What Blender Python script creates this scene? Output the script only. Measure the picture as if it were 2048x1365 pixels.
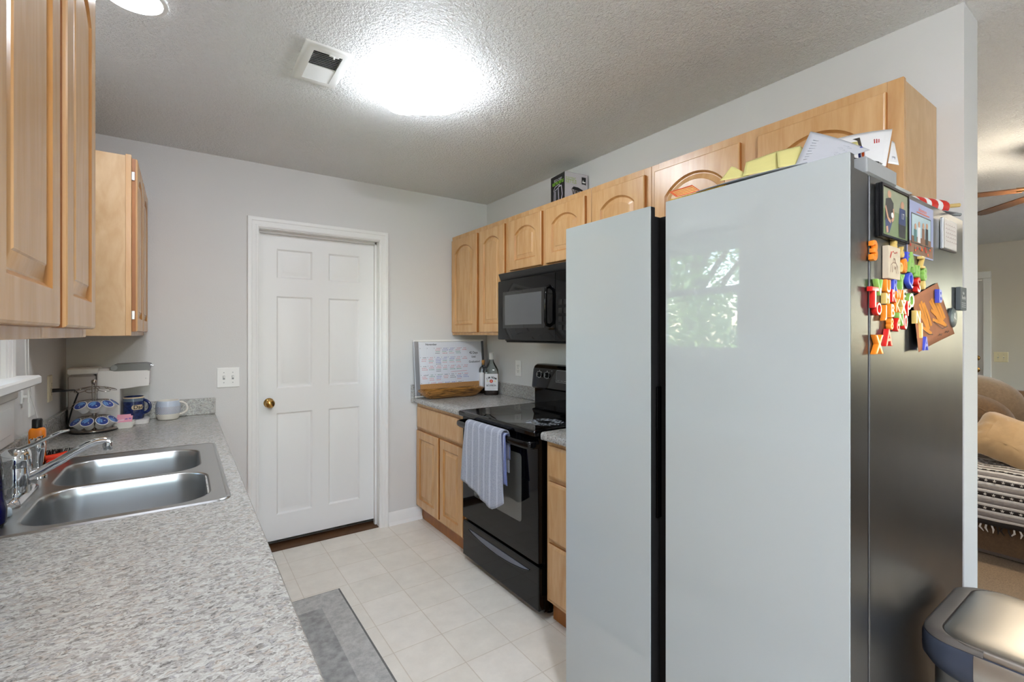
import bpy, bmesh, math, random
from mathutils import Matrix, Vector
random.seed(7)
for o in list(bpy.data.objects): bpy.data.objects.remove(o)
C = bpy.context.scene
COL = C.collection

# ------------------------------------------------------------------ camera
F, TH, V0, EYE = 947.28, math.radians(34.795), 668.85, 1.3789
cd = bpy.data.cameras.new('camera'); cam = bpy.data.objects.new('camera', cd); COL.objects.link(cam)
cam.location = (0, 0, EYE); cam.rotation_euler = (math.pi/2, 0, -TH)
cd.sensor_width = 36; cd.lens = F/2048*36; cd.shift_y = (V0-682.5)/2048; cd.clip_start = .02
C.camera = cam

# ------------------------------------------------------------------ colour management, sky, sun
C.view_settings.view_transform = 'Standard'; C.view_settings.look = 'None'
C.view_settings.exposure = 0.56; C.view_settings.gamma = 1; C.view_settings.use_curve_mapping = False
C.cycles.max_bounces = 10; C.cycles.diffuse_bounces = 5; C.cycles.glossy_bounces = 5
C.cycles.transparent_max_bounces = 12; C.cycles.transmission_bounces = 8
C.cycles.sample_clamp_indirect = 6; C.cycles.caustics_reflective = False; C.cycles.caustics_refractive = False
C.cycles.use_denoising = True
W = bpy.data.worlds.new('sky'); C.world = W; W.use_nodes = True
wn = W.node_tree; sk = wn.nodes.new('ShaderNodeTexSky'); sk.sky_type = 'NISHITA'
sk.sun_disc = False; sk.sun_elevation = math.radians(48); sk.sun_rotation = math.radians(60); sk.air_density = 1.2
wn.links.new(sk.outputs[0], wn.nodes['Background'].inputs[0]); wn.nodes['Background'].inputs[1].default_value = 3.0
sd = bpy.data.lights.new('sun', 'SUN'); sd.energy = 20; sd.angle = .01; sd.color = (1, .98, .94)
so = bpy.data.objects.new('sun', sd); COL.objects.link(so)
so.rotation_euler = Vector((-.03, -.72, -.66)).to_track_quat('-Z', 'Y').to_euler()

KITCHEN_GLOW = 22.0
CAN_GLOW = 80.0
FILL_LAMP_GLOW = 180.0
FAN_GLOW = 110.0

# ------------------------------------------------------------------ room numbers
XL, XR, YB, CH = -.493, 2.047, 3.308, 2.44
XW2 = 2.212          # living-room side of the partition
YF = -3.2            # wall behind the camera
XFAR, YLIV = 7.75, 4.3
CT = .911            # worktop height

def ray(u, v):
    a, b = (u-1024)/F, (V0-v)/F
    return Vector((math.sin(TH)+a*math.cos(TH), math.cos(TH)-a*math.sin(TH), b))
def at(u, v, ax, val):
    r = ray(u, v); k = 'XYZ'.index(ax); t = (val-(0, 0, EYE)[k])/r[k]
    return Vector((0, 0, EYE))+r*t

# ------------------------------------------------------------------ materials
def lin(c):
    return tuple((x/12.92 if x <= .04045 else ((x+.055)/1.055)**2.4) for x in [v/255 for v in c])
MATS = {}
def mat(name, rgb=(200, 200, 200), rough=.5, metal=0, spec=.5, coat=0, var=0, vs=20, bump=0, bs=200, emit=0, trans=0, ior=1.45, sheen=0, vmap=(1, 1, 1), coat_rough=.05, rvar=0):
    if name in MATS: return MATS[name]
    m = bpy.data.materials.new(name); m.use_nodes = True; nt = m.node_tree; n = nt.nodes; L = nt.links
    b = n['Principled BSDF']; c = lin(rgb)
    b.inputs['Base Color'].default_value = (*c, 1); b.inputs['Roughness'].default_value = rough
    b.inputs['Metallic'].default_value = metal; b.inputs['Specular IOR Level'].default_value = spec
    b.inputs['Coat Weight'].default_value = coat; b.inputs['Coat Roughness'].default_value = coat_rough
    b.inputs['Transmission Weight'].default_value = trans; b.inputs['IOR'].default_value = ior
    if sheen: b.inputs['Sheen Weight'].default_value = sheen
    if emit:
        b.inputs['Emission Color'].default_value = (*c, 1); b.inputs['Emission Strength'].default_value = emit
    tc = n.new('ShaderNodeTexCoord'); mp = n.new('ShaderNodeMapping'); L.new(tc.outputs['Object'], mp.inputs[0])
    mp.inputs['Scale'].default_value = vmap
    if var or rvar:
        t = n.new('ShaderNodeTexNoise'); t.inputs['Scale'].default_value = vs; t.inputs['Detail'].default_value = 5
        L.new(mp.outputs[0], t.inputs['Vector'])
        if var:
            r = n.new('ShaderNodeValToRGB'); L.new(t.outputs[0], r.inputs[0])
            r.color_ramp.elements[0].position = .3; r.color_ramp.elements[1].position = .7
            r.color_ramp.elements[0].color = (*[x*(1-var) for x in c], 1); r.color_ramp.elements[1].color = (*[min(1, x*(1+var)) for x in c], 1)
            L.new(r.outputs[0], b.inputs['Base Color'])
        if rvar:
            q = n.new('ShaderNodeMapRange'); L.new(t.outputs[0], q.inputs[0])
            q.inputs[3].default_value = max(0, rough-rvar); q.inputs[4].default_value = rough+rvar; L.new(q.outputs[0], b.inputs['Roughness'])
    if bump:
        t = n.new('ShaderNodeTexNoise'); t.inputs['Scale'].default_value = bs; t.inputs['Detail'].default_value = 3
        L.new(mp.outputs[0], t.inputs['Vector'])
        bp = n.new('ShaderNodeBump'); bp.inputs['Strength'].default_value = bump; bp.inputs['Distance'].default_value = .003
        L.new(t.outputs[0], bp.inputs['Height']); L.new(bp.outputs[0], b.inputs['Normal'])
    MATS[name] = m; return m

def wood(name, a, b_, rough=.38, scale=(7, 7, .9), spec=.5, coat=.0, dist=1.2):
    m = bpy.data.materials.new(name); m.use_nodes = True; nt = m.node_tree; n = nt.nodes; L = nt.links
    b = n['Principled BSDF']; b.inputs['Roughness'].default_value = rough; b.inputs['Specular IOR Level'].default_value = spec
    b.inputs['Coat Weight'].default_value = coat; b.inputs['Coat Roughness'].default_value = .25
    tc = n.new('ShaderNodeTexCoord'); mp = n.new('ShaderNodeMapping'); mp.inputs['Scale'].default_value = scale
    L.new(tc.outputs['Object'], mp.inputs[0])
    t = n.new('ShaderNodeTexNoise'); t.inputs['Scale'].default_value = 3; t.inputs['Detail'].default_value = 6; t.inputs['Distortion'].default_value = dist
    L.new(mp.outputs[0], t.inputs['Vector'])
    t2 = n.new('ShaderNodeTexNoise'); t2.inputs['Scale'].default_value = 22; t2.inputs['Detail'].default_value = 4
    L.new(mp.outputs[0], t2.inputs['Vector'])
    mx = n.new('ShaderNodeMath'); mx.operation = 'MULTIPLY_ADD'; mx.inputs[1].default_value = .22
    L.new(t2.outputs[0], mx.inputs[0]); L.new(t.outputs[0], mx.inputs[2])
    r = n.new('ShaderNodeValToRGB'); L.new(mx.outputs[0], r.inputs[0])
    r.color_ramp.elements[0].position = .45; r.color_ramp.elements[1].position = .9
    r.color_ramp.elements[0].color = (*lin(a), 1); r.color_ramp.elements[1].color = (*lin(b_), 1)
    L.new(r.outputs[0], b.inputs['Base Color'])
    return m

M_WALL = mat('wall_paint', (213, 211, 208), .75, spec=.25, bump=.15, bs=160)
M_WALL2 = mat('living_wall_paint', (205, 197, 184), .75, spec=.25)
M_WHITE = mat('white_trim_paint', (232, 231, 228), .38, var=.015, vs=6)
M_DOOR = mat('white_door_paint', (233, 232, 229), .42, bump=.06, bs=90)
M_WOOD = wood('maple_wood', (190, 144, 93), (210, 170, 122), rough=.27, spec=.6)
M_WOODE = wood('maple_shade_tone', (146, 88, 32), (172, 108, 44), rough=.4)  # orange-brown of maple edges in shade, put into the wood colour
M_GROOVE = wood('maple_groove_shade', (172, 120, 64), (194, 144, 86), rough=.4)  # lighter step of that shade tone, painted along the sticking groove
M_CARC = wood('maple_cabinet_side', (188, 151, 106), (208, 176, 136), rough=.42, scale=(3, 3, 1.2), dist=2)
M_BLK = mat('black_enamel', (6, 6, 7), .05, spec=.32, rvar=.02, vs=4)
M_BLKG = mat('black_glass', (6, 6, 7), .03, spec=.7, rvar=.01, vs=3)
M_BLKM = mat('black_satin_plastic', (13, 13, 14), .32, var=.1, vs=40)
M_OVENWIN = mat('oven_window_glass', (84, 84, 80), .04, spec=1.0, var=.05, vs=3)
M_CHROME = mat('chrome', (225, 228, 232), .06, metal=1, rvar=.02, vs=6)
M_STEEL = mat('brushed_steel', (188, 190, 191), .30, metal=1, rvar=.015, vs=60, vmap=(1, 1, 8))
M_BRASS = mat('polished_brass', (190, 150, 84), .15, metal=1, rvar=.03, vs=20)
M_GRAPH = mat('graphite_steel', (122, 124, 126), .33, metal=1, rvar=.04, vs=8, bump=.05, bs=420)
M_GLASSW = mat('white_fridge_glass', (172, 178, 178), .02, spec=.75, rvar=.004, vs=2)
M_PLASW = mat('white_plastic', (235, 234, 230), .35, var=.01, vs=15)
M_IVORY = mat('ivory_plastic', (232, 230, 218), .35, var=.01, vs=15)
M_DARK = mat('dark_gap', (8, 8, 8), .8, var=.1, vs=20)
M_GRAYP = mat('gray_plastic', (150, 152, 152), .4, var=.02, vs=20)
M_PAPER = mat('white_paper', (226, 225, 224), .8, var=.02, vs=15)
M_GRAYPAPER = mat('gray_paper', (186, 188, 194), .75, var=.03, vs=15)
M_YELPAPER = mat('pale_yellow_paper', (228, 218, 142), .8, var=.04, vs=12)
M_RED = mat('red_print', (196, 38, 28), .45, var=.05, vs=20)
M_ORANGE = mat('orange_print', (228, 96, 38), .5, var=.05, vs=20)
M_BLACKP = mat('black_print', (22, 22, 24), .55, var=.05, vs=20)
M_INKRED = mat('red_ink', (206, 92, 96), .7, var=.05, vs=20)
M_INKBLUE = mat('blue_ink', (70, 74, 170), .7, var=.05, vs=20)
M_INKGREEN = mat('green_ink', (52, 132, 92), .7, var=.05, vs=20)
M_INKBLACK = mat('black_ink', (38, 38, 40), .7, var=.05, vs=20)
M_DARKWOOD = mat('dark_threshold', (84, 56, 32), .6, var=.2, vs=20)

def node_mat(name, rough, spec=.5):
    m = bpy.data.materials.new(name); m.use_nodes = True; nt = m.node_tree; b = nt.nodes['Principled BSDF']
    b.inputs['Roughness'].default_value = rough; b.inputs['Specular IOR Level'].default_value = spec
    return m, nt.nodes, nt.links, b

# textured ceiling
def make_ceiling():
    m, n, L, b = node_mat('popcorn_ceiling', .5, .5)
    b.inputs['Base Color'].default_value = (*lin((242, 242, 241)), 1)
    tc = n.new('ShaderNodeTexCoord')
    v = n.new('ShaderNodeTexNoise'); v.inputs['Scale'].default_value = 85; v.inputs['Detail'].default_value = 4; v.inputs['Roughness'].default_value = .6
    L.new(tc.outputs['Object'], v.inputs['Vector'])
    w = n.new('ShaderNodeTexVoronoi'); w.inputs['Scale'].default_value = 130; L.new(tc.outputs['Object'], w.inputs['Vector'])
    r = n.new('ShaderNodeMapRange'); r.inputs[1].default_value = .42; r.inputs[2].default_value = .66; L.new(v.outputs[0], r.inputs[0])
    s = n.new('ShaderNodeMath'); s.operation = 'MULTIPLY_ADD'; s.inputs[1].default_value = -.5
    L.new(w.outputs[0], s.inputs[0]); L.new(r.outputs[0], s.inputs[2])
    bp = n.new('ShaderNodeBump'); bp.inputs['Strength'].default_value = .85; bp.inputs['Distance'].default_value = .006
    L.new(s.outputs[0], bp.inputs['Height']); L.new(bp.outputs[0], b.inputs['Normal'])
    return m
M_CEIL = make_ceiling()

# speckled laminate
def make_laminate():
    m, n, L, b = node_mat('speckled_laminate', .24, .5)
    tc = n.new('ShaderNodeTexCoord'); mp = n.new('ShaderNodeMapping'); mp.inputs['Scale'].default_value = (.85, 1.3, 1.2); mp.inputs['Rotation'].default_value = (0, 0, -.45)
    L.new(tc.outputs['Object'], mp.inputs[0])
    ns = n.new('ShaderNodeTexNoise'); ns.inputs['Scale'].default_value = 45; ns.inputs['Detail'].default_value = 3; L.new(mp.outputs[0], ns.inputs['Vector'])
    ad = n.new('ShaderNodeVectorMath'); ad.operation = 'MULTIPLY_ADD'; ad.inputs[1].default_value = (.03, .03, .03)
    L.new(ns.outputs['Color'], ad.inputs[0]); L.new(mp.outputs[0], ad.inputs[2])
    def vor(scale, stops):
        v = n.new('ShaderNodeTexVoronoi'); v.inputs['Scale'].default_value = scale; L.new(ad.outputs[0], v.inputs['Vector'])
        sp = n.new('ShaderNodeSeparateColor'); L.new(v.outputs['Color'], sp.inputs[0])
        r = n.new('ShaderNodeValToRGB'); r.color_ramp.interpolation = 'CONSTANT'; L.new(sp.outputs[0], r.inputs[0])
        e = r.color_ramp.elements
        e[0].position = 0; e[0].color = (*lin(stops[0][1]), 1); e[1].position = stops[1][0]; e[1].color = (*lin(stops[1][1]), 1)
        for p, c in stops[2:]:
            q = e.new(p); q.color = (*lin(c), 1)
        return r
    a = vor(150, [(0, (109, 106, 103)), (.15, (156, 153, 148)), (.38, (180, 178, 172)), (.62, (170, 159, 147)), (.74, (193, 193, 188)), (.92, (129, 129, 131))])
    c = vor(320, [(0, (97, 95, 92)), (.13, (170, 167, 161)), (.5, (190, 188, 183)), (.8, (151, 145, 137))])
    mx = n.new('ShaderNodeMix'); mx.data_type = 'RGBA'; mx.inputs[0].default_value = .45
    L.new(a.outputs[0], mx.inputs[6]); L.new(c.outputs[0], mx.inputs[7]); L.new(mx.outputs[2], b.inputs['Base Color'])
    return m
M_LAM = make_laminate()

# vinyl floor with printed tile joints, 9 inch
def make_floor():
    m, n, L, b = node_mat('vinyl_tile_floor', .34, .45)
    tc = n.new('ShaderNodeTexCoord'); mp = n.new('ShaderNodeMapping')
    mp.inputs['Location'].default_value = (-.9765+.2285*8, -1.972+.2285*30, 0); L.new(tc.outputs['Object'], mp.inputs[0])
    br = n.new('ShaderNodeTexBrick'); br.offset = 0; br.inputs['Scale'].default_value = 1
    br.inputs['Brick Width'].default_value = .2285; br.inputs['Row Height'].default_value = .2285
    br.inputs['Mortar Size'].default_value = .0024; br.inputs['Mortar Smooth'].default_value = .3
    br.inputs['Color1'].default_value = (*lin((234, 230, 219)), 1); br.inputs['Color2'].default_value = (*lin((238, 234, 224)), 1)
    br.inputs['Mortar'].default_value = (*lin((216, 208, 193)), 1)
    L.new(mp.outputs[0], br.inputs['Vector'])
    t = n.new('ShaderNodeTexNoise'); t.inputs['Scale'].default_value = 9; t.inputs['Detail'].default_value = 8; t.inputs['Roughness'].default_value = .7; L.new(mp.outputs[0], t.inputs['Vector'])
    r = n.new('ShaderNodeValToRGB'); r.color_ramp.elements[0].position = .3; r.color_ramp.elements[1].position = .7
    r.color_ramp.elements[0].color = (.84, .835, .825, 1); r.color_ramp.elements[1].color = (1, 1, 1, 1); L.new(t.outputs[0], r.inputs[0])
    mx = n.new('ShaderNodeMix'); mx.data_type = 'RGBA'; mx.blend_type = 'MULTIPLY'; mx.inputs[0].default_value = .8
    L.new(br.outputs[0], mx.inputs[6]); L.new(r.outputs[0], mx.inputs[7]); L.new(mx.outputs[2], b.inputs['Base Color'])
    bp = n.new('ShaderNodeBump'); bp.inputs['Strength'].default_value = .3; bp.inputs['Distance'].default_value = .002; bp.invert = True
    L.new(br.outputs['Fac'], bp.inputs['Height']); L.new(bp.outputs[0], b.inputs['Normal'])
    return m
M_FLOOR = make_floor()
M_CARPET = mat('brown_carpet', (150, 128, 104), .95, var=.25, vs=160, bump=.9, bs=260)

def make_pane():
    m = bpy.data.materials.new('window_glass'); m.use_nodes = True; n = m.node_tree.nodes; L = m.node_tree.links
    n.remove(n['Principled BSDF']); o = n['Material Output']
    t = n.new('ShaderNodeBsdfTransparent'); g = n.new('ShaderNodeBsdfGlossy'); g.inputs['Roughness'].default_value = .02
    fr = n.new('ShaderNodeFresnel'); fr.inputs[0].default_value = 1.45
    mx = n.new('ShaderNodeMixShader'); L.new(fr.outputs[0], mx.inputs[0]); L.new(t.outputs[0], mx.inputs[1]); L.new(g.outputs[0], mx.inputs[2])
    L.new(mx.outputs[0], o.inputs[0]); return m
M_PANE = make_pane()
def make_clear(name, tint=(.96, .98, .97)):
    m = bpy.data.materials.new(name); m.use_nodes = True; n = m.node_tree.nodes; L = m.node_tree.links
    n.remove(n['Principled BSDF']); o = n['Material Output']
    t = n.new('ShaderNodeBsdfTransparent'); t.inputs[0].default_value = (*tint, 1)
    g = n.new('ShaderNodeBsdfGlossy'); g.inputs['Roughness'].default_value = .04
    fr = n.new('ShaderNodeFresnel'); fr.inputs[0].default_value = 1.5
    mx = n.new('ShaderNodeMixShader'); L.new(fr.outputs[0], mx.inputs[0]); L.new(t.outputs[0], mx.inputs[1]); L.new(g.outputs[0], mx.inputs[2])
    L.new(mx.outputs[0], o.inputs[0]); return m
M_CLEAR = make_clear('clear_bottle_glass', (.9, .93, .92))
M_CLEARP = make_clear('clear_plastic', (.93, .95, .95))

# ------------------------------------------------------------------ mesh builder
class MB:
    def __init__(s): s.v = []; s.f = []; s.mi = []; s.m = []; s.flat = False
    def idx(s, m):
        if m not in s.m: s.m.append(m)
        return s.m.index(m)
    def add(s, vs, fs, m):
        k = len(s.v); i = s.idx(m); s.v += [Vector(p) for p in vs]
        for f in fs: s.f.append([k+a for a in f]); s.mi.append(i)
    def box(s, x0, x1, y0, y1, z0, z1, m, bev=0):
        x0, x1 = sorted((x0, x1)); y0, y1 = sorted((y0, y1)); z0, z1 = sorted((z0, z1))
        if bev:
            s.flat = True
            bev = min(bev, (x1-x0)*.45, (y1-y0)*.45, (z1-z0)*.45)
            loops = [rrect(x0+bev, x1-bev, y0+bev, y1-bev, bev*.3, z0, 2), rrect(x0, x1, y0, y1, bev, z0+bev, 2),
                     rrect(x0, x1, y0, y1, bev, z1-bev, 2), rrect(x0+bev, x1-bev, y0+bev, y1-bev, bev*.3, z1, 2)]
            return s.loft(loops, m)
        vs = [(x, y, z) for z in (z0, z1) for y in (y0, y1) for x in (x0, x1)]
        s.add(vs, [(0, 2, 3, 1), (4, 5, 7, 6), (0, 1, 5, 4), (2, 6, 7, 3), (0, 4, 6, 2), (1, 3, 7, 5)], m)
    def loft(s, loops, m, cap0=True, cap1=True, closed=True):
        n = len(loops[0]); vs = [p for l in loops for p in l]; fs = []
        for k in range(len(loops)-1):
            for i in range(n if closed else n-1):
                j = (i+1) % n; fs.append((k*n+i, k*n+j, (k+1)*n+j, (k+1)*n+i))
        if cap0: fs.append(tuple(range(n))[::-1])
        if cap1: fs.append(tuple(range((len(loops)-1)*n, len(loops)*n)))
        s.add(vs, fs, m)
    def lathe(s, prof, c, m, seg=32, cap0=True, cap1=True, axis='Z'):
        loops = []
        for r, z in prof:
            l = []
            for i in range(seg):
                a = 2*math.pi*i/seg; p = (r*math.cos(a), r*math.sin(a), z)
                if axis == 'X': p = (p[2], p[0], p[1])
                if axis == 'Y': p = (p[0], p[2], p[1])
                l.append((c[0]+p[0], c[1]+p[1], c[2]+p[2]))
            loops.append(l)
        s.loft(loops, m, cap0, cap1)
    def tube(s, pts, r, m, seg=10, closed=False):
        pts = [Vector(p) for p in pts]; n = len(pts); loops = []; up = None
        for i, p in enumerate(pts):
            if closed: d = pts[(i+1) % n]-pts[i-1]
            else: d = pts[min(i+1, n-1)]-pts[max(i-1, 0)]
            d.normalize()
            if up is None: up = Vector((0, 0, 1)) if abs(d.z) < .9 else Vector((1, 0, 0))
            a = d.cross(up)
            if a.length < 1e-4: a = d.cross(Vector((0, 1, 0)))
            a.normalize(); b = a.cross(d); up = b
            rr = r[i] if isinstance(r, (list, tuple)) else r
            ra, rb = rr if isinstance(rr, tuple) else (rr, rr)
            loops.append([p+a*ra*math.cos(2*math.pi*k/seg)+b*rb*math.sin(2*math.pi*k/seg) for k in range(seg)])
        if closed: loops.append(loops[0])
        s.loft(loops, m, not closed, not closed)
    def prism(s, poly, fn, t0, t1, m):
        s.loft([[fn(a, b, t0) for a, b in poly], [fn(a, b, t1) for a, b in poly]], m)
    def holed(s, outer, holes, m):
        bm = bmesh.new(); ed = []
        for l in [outer]+holes:
            vs = [bm.verts.new(p) for p in l]
            for i in range(len(vs)): ed.append(bm.edges.new((vs[i], vs[(i+1) % len(vs)])))
        bmesh.ops.triangle_fill(bm, edges=ed, use_beauty=True, use_dissolve=False)
        bm.verts.index_update()
        s.add([v.co.copy() for v in bm.verts], [[v.index for v in f.verts] for f in bm.faces], m); bm.free()
    def xf(s, M): s.v = [M @ p for p in s.v]; return s
    def merge(s, o):
        k = len(s.v); s.v += o.v; s.flat = s.flat or o.flat
        for f, i in zip(o.f, o.mi): s.f.append([k+a for a in f]); s.mi.append(s.idx(o.m[i]))
        return s

def rrect(x0, x1, y0, y1, r, z, seg=5):
    r = max(1e-5, min(r, (x1-x0)/2-1e-6, (y1-y0)/2-1e-6)); out = []
    for cx, cy, a0 in ((x1-r, y1-r, 0), (x0+r, y1-r, 90), (x0+r, y0+r, 180), (x1-r, y0+r, 270)):
        for i in range(seg+1):
            a = math.radians(a0+90*i/seg); out.append((cx+r*math.cos(a), cy+r*math.sin(a), z))
    return out

ORG = {}
def build(name, mb, parent=None, label=None, smooth=38, recalc=True, kind=None):
    org = ORG.get(parent.name, Vector((0, 0, 0))) if parent else Vector((0, 0, 0))
    me = bpy.data.meshes.new(name); me.from_pydata([p-org for p in mb.v], [], mb.f)
    for m in mb.m: me.materials.append(m)
    for p, i in zip(me.polygons, mb.mi): p.material_index = i; p.use_smooth = True
    if recalc:
        bm = bmesh.new(); bm.from_mesh(me); bmesh.ops.recalc_face_normals(bm, faces=bm.faces); bm.to_mesh(me); bm.free()
    me.set_sharp_from_angle(angle=math.radians(smooth))
    o = bpy.data.objects.new(name, me); COL.objects.link(o)
    if mb.flat: w = o.modifiers.new('face_weighted_normals', 'WEIGHTED_NORMAL'); w.keep_sharp = True; w.weight = 80
    if parent: o.parent = parent
    ORG[o.name] = org
    if label: o['label'] = label
    if kind: o['kind'] = kind
    return o
def tag(o, label, cat, group=None, kind=None):
    o['label'] = label; o['category'] = cat
    if group: o['group'] = group
    if kind: o['kind'] = kind
    return o
def thing(name, label, cat, loc=(0, 0, 0), group=None, kind=None, local=False):
    o = bpy.data.objects.new(name, None); COL.objects.link(o); o.empty_display_size = .05
    o.location = loc; ORG[o.name] = Vector((0, 0, 0)) if local else Vector(loc)
    if kind: o['kind'] = kind
    if kind != 'structure': tag(o, label, cat, group)
    elif label: o['label'] = label
    return o
def single(name, mb, label, cat, group=None, base=None, **k):
    """a thing that is one mesh; origin put at its base"""
    b = Vector(base) if base else sum(mb.v, Vector())/len(mb.v)
    if not base: b.z = min(p.z for p in mb.v)
    mb.v = [p-b for p in mb.v]; o = build(name, mb, **k); o.location = b; return tag(o, label, cat, group)
def struct(name, mb, **k):
    o = build(name, mb, **k); o['kind'] = 'structure'; return o

def text_geo(s, size=1, extrude=0, bevel=0, offset=0, align='CENTER'):
    c = bpy.data.curves.new('t', 'FONT'); c.body = s; c.size = size; c.extrude = extrude; c.bevel_depth = bevel; c.offset = offset
    c.bevel_resolution = 1; c.resolution_u = 3; c.align_x = align; c.align_y = 'CENTER'
    o = bpy.data.objects.new('t', c); COL.objects.link(o); dg = bpy.context.evaluated_depsgraph_get()
    me = bpy.data.meshes.new_from_object(o.evaluated_get(dg)); vs = [v.co.copy() for v in me.vertices]; fs = [list(p.vertices) for p in me.polygons]
    bpy.data.objects.remove(o); bpy.data.curves.remove(c); bpy.data.meshes.remove(me)
    return vs, fs

class Art:
    """flat printed artwork: layers of polygons on a sheet, (s,t) in metres from the lower left corner"""
    def __init__(s, mb, O, U, V, step=.0003, inc=.15):
        s.mb = mb; s.O = Vector(O); s.U = Vector(U).normalized(); s.V = Vector(V).normalized(); s.N = s.U.cross(s.V); s.d = step; s.k = 0; s.inc = inc
    def p(s, a, b, h=None): return s.O+s.U*a+s.V*b+s.N*(s.k*s.d if h is None else h)
    def poly(s, pts, m):
        s.mb.add([s.p(a, b) for a, b in pts], [tuple(range(len(pts)))], m); s.k += s.inc
    def rect(s, a0, b0, a1, b1, m): s.poly([(a0, b0), (a1, b0), (a1, b1), (a0, b1)], m)
    def ell(s, a, b, ra, rb, m, n=20, rot=0):
        s.poly([(a+ra*math.cos(t)*math.cos(rot)-rb*math.sin(t)*math.sin(rot), b+ra*math.cos(t)*math.sin(rot)+rb*math.sin(t)*math.cos(rot)) for t in [2*math.pi*i/n for i in range(n)]], m)
    def line(s, pts, w, m):
        for (a, b), (c, d) in zip(pts, pts[1:]):
            L = math.hypot(c-a, d-b) or 1e-6; nx, ny = -(d-b)/L*w/2, (c-a)/L*w/2
            s.poly([(a+nx, b+ny), (a-nx, b-ny), (c-nx, d-ny), (c+nx, d+ny)], m)
    def text(s, t, a, b, size, m, sx=1, rot=0, offset=0, align='CENTER'):
        vs, fs = text_geo(t, size, offset=offset, align=align); c, n = math.cos(rot), math.sin(rot)
        s.mb.add([s.p(a+(v.x*sx)*c-v.y*n, b+(v.x*sx)*n+v.y*c) for v in vs], fs, m); s.k += s.inc
    def up(s): s.k += 1; return s

# ------------------------------------------------------------------ the shell
mb = MB(); mb.box(XL-.15, XW2-.06, YF-.15, YB+.9, -.12, 0, M_FLOOR); struct('floor', mb)
mb = MB(); mb.box(XW2-.06, XFAR+.15, YF-.15, YLIV+.15, -.12, .008, M_CARPET); struct('floor_carpet', mb)
mb = MB(); mb.box(XL-.3, XFAR+.3, YF-.3, YLIV+.3, CH, CH+.25, M_CEIL); struct('ceiling', mb)
WY0, WY1, WZ0, WZ1 = 1.575, 2.235, 1.232, 2.06        # kitchen window opening
mb = MB()
mb.box(XL-.14, XL, YF-.14, WY0, 0, CH, M_WALL); mb.box(XL-.14, XL, WY1, YB+1, 0, CH, M_WALL)
mb.box(XL-.14, XL, WY0, WY1, 0, WZ0-.03, M_WALL); mb.box(XL-.14, XL, WY0, WY1, WZ1, CH, M_WALL)
struct('wall_left', mb)
DX0, DX1, DZ = .372, 1.155, 2.052
mb = MB(); t = .125
mb.box(XL, DX0, YB, YB+t, 0, CH, M_WALL); mb.box(DX1, XR, YB, YB+t, 0, CH, M_WALL); mb.box(DX0, DX1, YB, YB+t, DZ, CH, M_WALL)
mb.box(XL, XR, YB+.85, YB+.95, 0, CH, M_WALL)
struct('wall_back', mb)
mb = MB(); mb.box(XR, XW2, .418, YLIV, 0, CH, M_WALL); struct('wall_right', mb)
mb = MB(); mb.box(XW2, XFAR, YLIV, YLIV+.14, 0, CH, M_WALL2); struct('wall_living_back', mb)
mb = MB()
D2Y0, D2Y1 = 1.408, 2.25
FWY0, FWY1 = -1.75, -1.15
mb.box(XFAR, XFAR+.14, YF, FWY0, 0, CH, M_WALL2); mb.box(XFAR, XFAR+.14, FWY0, FWY1, 0, 1.0, M_WALL2); mb.box(XFAR, XFAR+.14, FWY0, FWY1, 2.06, CH, M_WALL2); mb.box(XFAR, XFAR+.14, FWY1, D2Y0, 0, CH, M_WALL2); mb.box(XFAR, XFAR+.14, D2Y1, YLIV, 0, CH, M_WALL2); mb.box(XFAR, XFAR+.14, D2Y0, D2Y1, 2.045, CH, M_WALL2)
struct('wall_far', mb)
# wall behind the camera; its two unseen windows are added to let in daylight
PX0, PX1 = -.40, .50; LX0, LX1 = 4.2, 6.2
mb = MB()
for a, b, z0, z1 in ((XL-.14, PX0, 0, CH), (PX0, PX1, 0, .9), (PX0, PX1, 2.06, CH), (PX1, LX0, 0, CH), (LX0, LX1, 0, .8), (LX0, LX1, 2.1, CH), (LX1, XFAR+.14, 0, CH)):
    mb.box(a, b, YF-.14, YF, z0, z1, M_WALL)
struct('wall_front', mb)
def simple_window(name, x0, x1, z0, z1, y):
    w = thing(name, None, None, ((x0+x1)/2, y, z0), kind='structure')
    f = MB(); xm = (x0+x1)/2
    for a, b in ((x0, x0+.05), (x1-.05, x1), (xm-.03, xm+.03)): f.box(a, b, y-.09, y-.04, z0, z1, M_WHITE)
    for a, b in ((z0, z0+.06), (z1-.06, z1)): f.box(x0+.05, x1-.05, y-.0895, y-.0405, a, b, M_WHITE)
    build('frame', f, w)
    for a, b in ((x0+.05, xm-.03), (xm+.03, x1-.05)):
        g = MB(); g.box(a, b, y-.07, y-.064, z0+.06, z1-.06, M_PANE); build('pane', g, w)
    c = MB()
    for a, b in ((x0-.07, x0), (x1, x1+.07)): c.box(a, b, y, y+.018, max(z0-.05, 0), z1+.07, M_WHITE)
    c.box(x0, x1, y, y+.018, z1, z1+.07, M_WHITE); build('casing', c, w)
simple_window('fill_window_2', PX0, PX1, .9, 2.06, YF); simple_window('fill_window_3', LX0, LX1, .8, 2.1, YF)

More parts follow.
